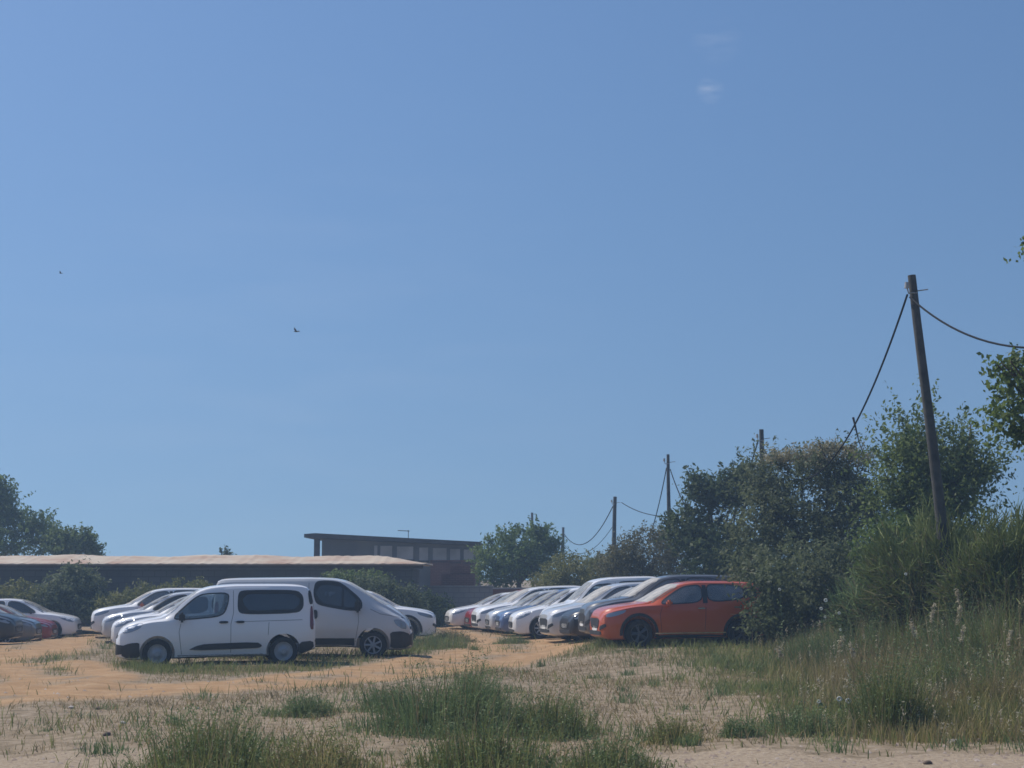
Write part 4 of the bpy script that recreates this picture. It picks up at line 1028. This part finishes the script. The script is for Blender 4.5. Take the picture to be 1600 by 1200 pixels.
# ------------------------------------------------------------------ buildings
def concrete(name, c1, c2, c3, scale=.6, block=None):
    m, nt, b, out = newmat(name); tc = N(nt, 'ShaderNodeTexCoord')
    n = N(nt, 'ShaderNodeTexNoise'); n.inputs['Scale'].default_value = scale; n.inputs['Detail'].default_value = 8; nt.links.new(tc.outputs['Object'], n.inputs['Vector'])
    rp = ramp(nt, [(.3, c1), (.5, c2), (.7, c3)]); nt.links.new(n.outputs['Fac'], rp.inputs['Fac']); src = rp.outputs['Color']
    if block:
        mp = N(nt, 'ShaderNodeMapping'); mp.inputs['Rotation'].default_value = (R(90), 0, 0); nt.links.new(tc.outputs['Object'], mp.inputs['Vector'])
        br = N(nt, 'ShaderNodeTexBrick'); br.inputs['Scale'].default_value = 1; br.inputs['Brick Width'].default_value = block[0]; br.inputs['Row Height'].default_value = block[1]; br.inputs['Mortar Size'].default_value = .015
        nt.links.new(mp.outputs[0], br.inputs['Vector']); nt.links.new(src, br.inputs['Color1'])
        mx = N(nt, 'ShaderNodeMix', data_type='RGBA', blend_type='MULTIPLY'); mx.inputs['Factor'].default_value = .4; nt.links.new(src, mx.inputs['A']); mx.inputs['B'].default_value = (.8, .8, .8, 1)
        nt.links.new(mx.outputs['Result'], br.inputs['Color2']); br.inputs['Mortar'].default_value = (c1[0], c1[1], c1[2], 1); src = br.outputs['Color']
    nt.links.new(src, b.inputs['Base Color']); b.inputs['Roughness'].default_value = .9
    return m
shedwall = concrete('weathered_wall', (.07, .068, .07), (.105, .102, .102), (.15, .145, .14), .5, (.5, .25))
tiles = concrete('lichen_terracotta', (.38, .25, .18), (.46, .37, .285), (.52, .45, .36), .9)
greywall = concrete('grey_block_wall', (.20, .19, .19), (.27, .26, .255), (.34, .33, .32), .5, (.45, .22))
brick = concrete('red_brick', (.15, .065, .05), (.20, .09, .07), (.25, .13, .10), 1.2, (.25, .08))
panel = concrete('pale_panel', (.28, .265, .25), (.38, .36, .345), (.46, .44, .42), 1.0)
rust = plain('dark_roof_edge', (.07, .062, .06), .8, noise=.3)

# long low shed
YS = 70.0; pe = at(667, 882, YS); pl = at(-260, 882.5, YS); ze = pe.z; x1, x0 = pe.x, pl.x
shed = empty('tiled_shed', ((x0 + x1) / 2, YS + 2.5, 0)); so = shed.location
bm = bmesh.new()
box(bm, (0, -2.25, ze / 2 - .12), (x1 - x0 - 1.2, .22, ze - .1)); box(bm, (0, 2.6, ze / 2 - .12), (x1 - x0 - 1.2, .22, ze - .1))
for sx in (-1, 1): box(bm, (sx * ((x1 - x0) / 2 - .72), .17, ze / 2 - .12), (.22, 4.62, ze - .1))
mobj('wall', bm, shedwall, shed)
# corrugated tile roof, front and back slope, hipped at the right end
bm = bmesh.new(); zr = at(400, 869.5, YS + 3).z; nu = int((x1 - x0) / .11); grid = []
for i in range(nu + 1):
    X = x0 + (x1 - x0) * i / nu; rowv = []
    hip = min(1, max(0.0, (x1 - X) / 2.6))
    sag = .035 * math.sin(X * .9) + .02 * math.sin(X * 2.3 + 1)
    for j in range(13):
        v = j / 12; yy = -3.0 + 6.0 * v; hgt = 1 - abs(2 * v - 1)
        zz = ze + .03 + min(hgt, hip) * (zr - ze) + sag * hgt + .007 * math.sin(i * math.pi / 2 + .3) * (1 + .8 * math.sin(i * .37)) + (.02 if j % 2 else 0)
        rowv.append(bm.verts.new((X - so.x, yy + .4 - .4, zz)))
    grid.append(rowv)
for a, b_ in zip(grid, grid[1:]):
    for j in range(12): bm.faces.new((a[j], b_[j], b_[j + 1], a[j + 1]))
geom = bmesh.ops.extrude_face_region(bm, geom=bm.faces[:])
for v in [e for e in geom['geom'] if isinstance(e, bmesh.types.BMVert)]: v.co.z -= .05
mobj('roof', bm, tiles, shed)
bm = bmesh.new(); box(bm, (0, -2.62, ze - .10), (x1 - x0 - .3, .07, .14)); mobj('fascia_board', bm, rust, shed)
bm = bmesh.new(); p = at(165, 886, YS); box(bm, (p.x - so.x, -2.42, p.z), (.14, .12, .12)); mobj('wall_lamp', bm, panel, shed)
for px in (60, 250, 330, 420, 610):
    p = at(px, 915, YS); bm = bmesh.new(); box(bm, (p.x - so.x, -2.372, 1.25), (1.1, .05, 1.0)); box(bm, (p.x - so.x, -2.385, .72), (1.3, .1, .07))
    mobj('shutter', bm, plain('grey_shutter', (.12, .12, .125), .7), shed)
tag(shed, 'long low shed with a lichen stained terracotta roof behind the vehicles', 'building')

# taller flat-roofed building behind it
YB = 86.0; a = at(503, 842, YB); e = at(748, 853, YB); bld = empty('flat_roofed_building', ((a.x + e.x) / 2, YB + 3, 0)); bo = bld.location
def bz(x): return a.z + (e.z - a.z) * (x - a.x) / (e.x - a.x)
bm = bmesh.new(); V8 = []
for yy in (-3, 3):
    for (x, z) in ((a.x, -.1), (e.x, -.1), (e.x, e.z), (a.x, a.z)): V8.append(bm.verts.new((x - bo.x, yy, z)))
for f in ((0, 1, 2, 3), (7, 6, 5, 4), (0, 4, 5, 1), (1, 5, 6, 2), (2, 6, 7, 3), (3, 7, 4, 0)): bm.faces.new([V8[i] for i in f])
mobj('wall', bm, concrete('render_grey', (.11, .107, .107), (.15, .147, .145), (.19, .185, .18), .7), bld)
bm = bmesh.new(); l = at(477, 838, YB); V8 = []
for yy in (-3.5, 3.5):
    for (x, z) in ((l.x, bz(l.x) + .02), (e.x + .1, e.z + .01), (e.x + .1, e.z + .2), (a.x - .3, bz(a.x - .3) + .27), (l.x, bz(l.x) + .2)): V8.append(bm.verts.new((x - bo.x, yy, z)))
for f in ((0, 1, 2, 3, 4), (9, 8, 7, 6, 5), (0, 5, 6, 1), (1, 6, 7, 2), (2, 7, 8, 3), (3, 8, 9, 4), (4, 9, 5, 0)): bm.faces.new([V8[i] for i in f])
mobj('roof', bm, rust, bld)
pp = at(495, 850, YB); bm = bmesh.new(); box(bm, (pp.x - bo.x, -2.9, bz(pp.x) / 2), (.28, .28, bz(pp.x))); mobj('post', bm, rust, bld)
for (px0, px1) in ((577, 582), (587, 606), (614, 640), (650, 664), (672, 694), (700, 716), (722, 738)):
    p0 = at(px0, 852, YB - 3); p1 = at(px1, 868, YB - 3); bm = bmesh.new()
    zt = bz(p0.x) - .22; box(bm, ((p0.x + p1.x) / 2 - bo.x, -3.02, zt - .33), (p1.x - p0.x, .06, .66))
    w = mobj('window', bm, panel, bld); bm = bmesh.new(); box(bm, ((p0.x + p1.x) / 2 - bo.x, -3.03, zt - .70), (p1.x - p0.x + .1, .12, .06)); mobj('sill', bm, rust, w)
p0 = at(668, 874, YB - 3); p1 = at(747, 912, YB - 3); bm = bmesh.new(); box(bm, ((p0.x + p1.x) / 2 - bo.x, -3.04, (p0.z) / 2), (p1.x - p0.x, .1, p0.z)); mobj('brick_panel', bm, brick, bld)
tag(bld, 'grey building with a gently sloping flat roof behind the tiled shed', 'building')
# antenna on it
c = at(638, 846, YB); an = empty('antenna', (c.x, YB, bz(c.x) + .2)); bm = bmesh.new(); tube(bm, [(0, 0, 0), (0, 0, .45)], .018, 6); mobj('mast', bm, rust, an)
bm = bmesh.new(); tube(bm, [(-.55, 0, .43), (.06, 0, .40)], .02, 6)
for k in range(6): tube(bm, [(-.5 + k * .09, -.16, .425), (-.5 + k * .09, .16, .425)], .008, 4)
mobj('boom', bm, rust, an); tag(an, 'small rooftop aerial on the flat roofed building', 'antenna')

# walls right of the shed
def wall(px0, px1, ptop, Y, mt, capm, label, name, cat='wall', thick=.2, capz=.07):
    p0 = at(px0, ptop, Y); p1 = at(px1, ptop, Y); root = empty(name, ((p0.x + p1.x) / 2, Y, 0)); w = p1.x - p0.x
    bm = bmesh.new(); box(bm, (0, 0, p0.z / 2 - .1), (w, thick, p0.z - .0)); mobj('masonry', bm, mt, root)
    bm = bmesh.new(); box(bm, (0, 0, p0.z - .1 + capz / 2), (w + .06, thick + .1, capz)); mobj('coping', bm, capm, root)
    return tag(root, label, cat)
wall(664, 770, 914, 73.0, greywall, greywall, 'grey block wall between the shed and the round green tree', 'block_wall')
wall(757, 842, 917, 75.5, brick, panel, 'low brick wall with a pale coping under the round green tree', 'brick_wall')
p0 = at(690, 885, 74.2); p1 = at(742, 912, 74.2); root = empty('brick_pile', ((p0.x + p1.x) / 2, 74.2, 0)); bm = bmesh.new()
box(bm, (0, 0, p1.z / 2 + .25), (p1.x - p0.x, .5, p1.z + .4)); mobj('masonry', bm, brick, root)
bm = bmesh.new(); box(bm, (.1, 0, p1.z + .6), ((p1.x - p0.x) * .6, .5, .36)); mobj('upper_course', bm, brick, root)
tag(root, 'broken red brick wall stub rising behind the grey block wall', 'wall')

# ------------------------------------------------------------------ poles and cables
wood = plain('weathered_pole_wood', (.06, .058, .052), .9, noise=.35, nscale=6, bump=.5)
steel = plain('galvanised_steel', (.3, .31, .32), .45, metal=.7); cable_m = plain('black_cable', (.02, .021, .023), .9, spec=.1); ins_m = plain('insulator', (.35, .33, .3), .3, coat=.6)
def pole(px, top, Y, r0, r1, label, foot=None, hook=True, lean_px=0):
    t = at(px, top, Y); bx = t.x + lean_px / (F / Y); bzv = g(bx, Y); o = Vector((bx, Y, bzv)); root = empty('utility_pole', o)
    bm = bmesh.new(); d = t - o; pts = []; rs = []
    for k in range(9):
        q = k / 8; pts.append(d * q + Vector((.03 * math.sin(q * 5), .02 * math.sin(q * 7), -.2 if k == 0 else 0))); rs.append(r0 + (r1 - r0) * q)
    tube(bm, pts, rs, 12); mobj('shaft', bm, wood, root, 50)
    if hook:
        bm = bmesh.new(); h = d * (1 - .35 / d.length); tube(bm, [h + Vector((.26, 0, .06)), h + Vector((-.02, 0, .02))], .012, 6); tube(bm, [h + Vector((.02, -.05, -.02)), h + Vector((-.16, -.12, -.04)), h + Vector((-.2, -.14, .10))], .016, 6)
        mobj('bracket', bm, steel, root)
        bm = bmesh.new(); bmesh.ops.create_cone(bm, cap_ends=True, segments=10, radius1=.05, radius2=.035, depth=.12, matrix=Matrix.Translation(h + Vector((-.2, -.14, .12)))); mobj('insulator', bm, ins_m, root, 40)
    tag(root, label, 'pole', 'wooden poles along the bushes'); return t
T1 = pole(1427, 430, 33, .125, .08, 'nearest wooden pole, leaning left, standing in the bushes on the right', lean_px=46)
T2 = pole(1191, 671, 56, .12, .075, 'pole top rising above the big grey green bushy tree', lean_px=2)
T3 = pole(1045, 710, 67, .11, .06, 'tall thin pole above the dark leafy tree', lean_px=-2)
T4 = pole(962, 776, 85, .14, .09, 'stout pole above the olive and brown bushes', lean_px=-8)
T5 = pole(832, 801, 126, .12, .09, 'farthest pole, its tip above the round green tree', hook=False)
T0 = Vector((7.75, 8.5, 7.6))
bm = bmesh.new(); root = empty('utility_pole', (7.75, 8.5, 0)); tube(bm, [(0, 0, -.2), (0, 0, 4), (0, 0, 7.9)], [.125, .1, .085], 12); mobj('shaft', bm, wood, root, 50)
tag(root, 'wooden pole beside the viewer carrying the near end of the cable', 'pole', 'wooden poles along the bushes')
# A-shaped twin pole
t = at(880, 824, 118); root = empty('frame_pole', (t.x, 118, 0)); bm = bmesh.new(); tube(bm, [(0, 0, -.2), (0, 0, t.z)], .09, 8); mobj('shaft', bm, wood, root)
bm = bmesh.new(); tube(bm, [(-.75, 0, -.2), (-.05, -.1, t.z * .82)], .07, 8); mobj('strut', bm, wood, root); tag(root, 'thin twin legged pole right of the round green tree', 'pole')

def cable(A, B, sag, r, label, n=40):
    bm = bmesh.new(); A = Vector(A); B = Vector(B); pts = []
    for k in range(n + 1):
        t = k / n; p = A.lerp(B, t); p.z -= 4 * sag * t * (1 - t); pts.append(p)
    tube(bm, pts, r, 6); o = mobj('overhead_cable', bm, cable_m, None, 60); tag(o, label, 'cable', 'slack cables between the poles'); return o
dz = Vector((-.16, -.12, -.42))
cable(T1 + dz, T2 + Vector((-.1, -.1, -.4)), 2.35, .021, 'thick slack cable dropping from the leaning pole into the bushes')
cable(T1 + dz + Vector((.05, 0, -.05)), T0 + Vector((0, 0, -.3)), 2.35, .019, 'thick slack cable running from the leaning pole off to the right')
cable(T2 + Vector((-.16, -.1, -.4)), T3 + Vector((.05, 0, -.6)), 2.6, .022, 'slack cable dropping left from the pole above the bushy tree')
cable(T3 + Vector((-.1, 0, -.55)), T4 + Vector((.2, 0, -1.9)), 2.2, .02, 'slack cable dropping left from the tall thin pole')
cable(T4 + Vector((.3, 0, -.3)), at(1062, 806, 66), .25, .02, 'taut cable running right from the stout pole')
cable(T4 + Vector((-.15, 0, -.5)), at(880, 832, 118), 1.35, .026, 'slack cable from the stout pole to the twin legged pole')
cable(T4 + Vector((-.15, 0, -1.5)), at(880, 850, 118), 1.0, .016, 'thin lower cable from the stout pole to the twin legged pole')
# loose strand and dry stalks above the bushes
bm = bmesh.new(); c = at(1333, 652, 39.5); tube(bm, [c, c + Vector((.06, 0, -.28)), c + Vector((.14, .05, -.6)), c + Vector((.30, .1, -1.0))], [.03, .022, .012, .006], 6); o = mobj('loose_strand', bm, wood, None)
tag(o, 'loose strand hanging from the thick cable above the bushy tree', 'strand')
def dry_stalk(px, top, bottom, Y, label, lean=0):
    p1 = at(px, top, Y); p0 = at(px + lean, bottom, Y); bm = bmesh.new(); tube(bm, [p0, p0.lerp(p1, .5) + Vector((.02, 0, 0)), p1], [.02, .014, .02], 5)
    tube(bm, [p1 - (p1 - p0) * .35, p1 - (p1 - p0) * .15, p1], [.012, .035, .008], 6); o = mobj('dry_stalk', bm, plain('dry_stalk_brown', (.12, .08, .06), .9), None); tag(o, label, 'dry stalk')
dry_stalk(1278, 690, 760, 46.4, 'short leaning dead stick where the thick cable meets the bush', 34)
dry_stalk(1517, 663, 790, 40.2, 'thin dry flower stalk above the fresh green tree', -8)

# ------------------------------------------------------------------ birds
bird_m = plain('bird_dark', (.03, .03, .032), .8)
def bird(px, py, Y, span, label, rot):
    c = at(px, py, Y); bm = bmesh.new()
    def ring(x, r, z=0): return [bm.verts.new((x, r * math.cos(k * math.pi / 4), z + r * math.sin(k * math.pi / 4))) for k in range(8)]
    rs = [ring(-.12, .006), ring(-.07, .02), ring(0, .032), ring(.07, .026), ring(.11, .02), ring(.15, .004)]
    for a_, b_ in zip(rs, rs[1:]):
        for k in range(8): bm.faces.new((a_[k], a_[(k + 1) % 8], b_[(k + 1) % 8], b_[k]))
    bm.faces.new(rs[0]); bm.faces.new(rs[-1])
    for s in (1, -1):
        t = bm.verts.new; top = []; bot = []
        for (x, y, z) in ((.06, .02, .012), (.09, span * .22, .06), (.0, span * .5, .13), (-.04, span * .3, .07), (-.05, .02, .012)):
            top.append(t((x, s * y, z + .004))); bot.append(t((x, s * y, z - .004)))
        bm.faces.new(top); bm.faces.new(bot[::-1])
        for k in range(5): bm.faces.new((top[k], bot[k], bot[(k + 1) % 5], top[(k + 1) % 5]))
    for v_ in [(0, 0, 0)]: pass
    a0 = [bm.verts.new(p) for p in ((-.1, .012, .003), (-.2, .035, .003), (-.2, -.035, .003), (-.1, -.012, .003))]; a1 = [bm.verts.new(v.co - Vector((0, 0, .006))) for v in a0]
    bm.faces.new(a0); bm.faces.new(a1[::-1])
    for k in range(4): bm.faces.new((a0[k], a1[k], a1[(k + 1) % 4], a0[(k + 1) % 4]))
    o = mobj('flying_bird', bm, bird_m, None, 40); o.location = c; o.rotation_euler = (.25, -.1, rot); tag(o, label, 'bird', 'birds in the sky')
bird(463, 518, 75, .42, 'dark bird flying in the open sky above the vans', 2.6)
bird(95, 427, 130, .42, 'tiny distant bird near the left edge of the sky', 2.9)

# ------------------------------------------------------------------ air
HZ = 0.0018  # haze volume, also standing in for the lens veil that lifts the shadows
if HZ:
    bm = bmesh.new(); box(bm, (0, 62, 7), (240, 170, 17)); hz = mobj('haze', bm, [], None)
    m = bpy.data.materials.new('haze_and_lens_veil'); m.use_nodes = True; nt = m.node_tree; nt.nodes.clear(); out = nt.nodes.new('ShaderNodeOutputMaterial'); pv = nt.nodes.new('ShaderNodeVolumePrincipled')
    pv.inputs['Color'].default_value = (.5, .72, 1, 1); pv.inputs['Density'].default_value = HZ; pv.inputs['Anisotropy'].default_value = .2
    nt.links.new(pv.outputs[0], out.inputs['Volume']); hz.data.materials.append(m); tag(hz, kind='stuff')
    hz['label'] = 'thin haze over the lot, also standing in for lens veil'; hz['category'] = 'haze'

# ------------------------------------------------------------------ light, sky, camera
SUN_EL = R(52); sd = Vector((-.87, .50, 0)).normalized() * math.cos(SUN_EL); sd.z = math.sin(SUN_EL)
sl = bpy.data.lights.new('sun', 'SUN'); sl.energy = 4.3; sl.angle = R(.53); sl.color = (1, .93, .83)
so_ = bpy.data.objects.new('sun', sl); col.objects.link(so_); so_.rotation_euler = sd.to_track_quat('Z', 'Y').to_euler()
w = bpy.data.worlds.new('World'); sc.world = w; w.use_nodes = True; nt = w.node_tree; bg = nt.nodes['Background']
sky = nt.nodes.new('ShaderNodeTexSky'); sky.sky_type = 'NISHITA'; sky.sun_disc = False; sky.sun_elevation = SUN_EL
sky.sun_rotation = math.atan2(sd.x, sd.y); sky.air_density = 1.8; sky.dust_density = .8; sky.ozone_density = 10.0; sky.altitude = 0
# a few faint wisps of cloud high on the right
tc = N(nt, 'ShaderNodeTexCoord'); lift = N(nt, 'ShaderNodeVectorMath', operation='MULTIPLY_ADD'); lift.inputs[1].default_value = (1, 1, 1.0); lift.inputs[2].default_value = (0, 0, .19); nt.links.new(tc.outputs['Generated'], lift.inputs[0]); nt.links.new(lift.outputs[0], sky.inputs[0]); cd = ray(1110, 140).normalized(); cd2 = ray(1120, 62).normalized()
def wisp(dirv, sharp, amt, sc3=(40, 40, 160)):
    dt = N(nt, 'ShaderNodeVectorMath', operation='DISTANCE'); nt.links.new(tc.outputs['Generated'], dt.inputs[0]); dt.inputs[1].default_value = dirv
    mr = N(nt, 'ShaderNodeMapRange'); mr.inputs['From Min'].default_value = sharp; mr.inputs['From Max'].default_value = 0; nt.links.new(dt.outputs['Value'], mr.inputs['Value'])
    mp = N(nt, 'ShaderNodeMapping'); mp.inputs['Scale'].default_value = sc3; nt.links.new(tc.outputs['Generated'], mp.inputs['Vector'])
    no = N(nt, 'ShaderNodeTexNoise'); no.inputs['Scale'].default_value = 1; no.inputs['Detail'].default_value = 5; nt.links.new(mp.outputs[0], no.inputs['Vector'])
    m2 = N(nt, 'ShaderNodeMapRange'); m2.inputs['From Min'].default_value = .42; m2.inputs['From Max'].default_value = .8; nt.links.new(no.outputs['Fac'], m2.inputs['Value'])
    mu = N(nt, 'ShaderNodeMath', operation='MULTIPLY'); nt.links.new(mr.outputs[0], mu.inputs[0]); nt.links.new(m2.outputs[0], mu.inputs[1])
    mu2 = N(nt, 'ShaderNodeMath', operation='MULTIPLY'); nt.links.new(mu.outputs[0], mu2.inputs[0]); mu2.inputs[1].default_value = amt; return mu2.outputs[0]
ad = N(nt, 'ShaderNodeMath', operation='ADD'); nt.links.new(wisp(cd, .009, .4), ad.inputs[0]); nt.links.new(wisp(cd2, .016, .12), ad.inputs[1])
ad2 = N(nt, 'ShaderNodeMath', operation='ADD'); nt.links.new(ad.outputs[0], ad2.inputs[0]); nt.links.new(wisp(ray(480, 640).normalized(), .22, .055, (9, 9, 50)), ad2.inputs[1])
mx = N(nt, 'ShaderNodeMix', data_type='RGBA'); nt.links.new(ad2.outputs[0], mx.inputs['Factor']); tn = N(nt, 'ShaderNodeVectorMath', operation='MULTIPLY'); tn.inputs[1].default_value = (1.0, .99, 1.03); nt.links.new(sky.outputs[0], tn.inputs[0]); nt.links.new(tn.outputs[0], mx.inputs['A']); mx.inputs['B'].default_value = (9, 9, 9.5, 1)
nt.links.new(mx.outputs['Result'], bg.inputs['Color']); bg.inputs['Strength'].default_value = .093

cam = bpy.data.cameras.new('camera'); co = bpy.data.objects.new('camera', cam); col.objects.link(co)
co.location = (0, 0, CAMZ); co.rotation_euler = (R(90) + PITCH, 0, 0); cam.sensor_width = 36; cam.lens = F / 1600 * 36; cam.clip_end = 6000; cam.clip_start = .1
sc.camera = co
vs = sc.view_settings; sc.display_settings.display_device = 'sRGB'; vs.view_transform = 'Standard'; vs.look = 'None'; vs.exposure = 0; vs.gamma = 1; vs.use_curve_mapping = False
sc.cycles.filter_width = 1.6; sc.cycles.max_bounces = 8; sc.cycles.transparent_max_bounces = 16; sc.cycles.volume_bounces = 0
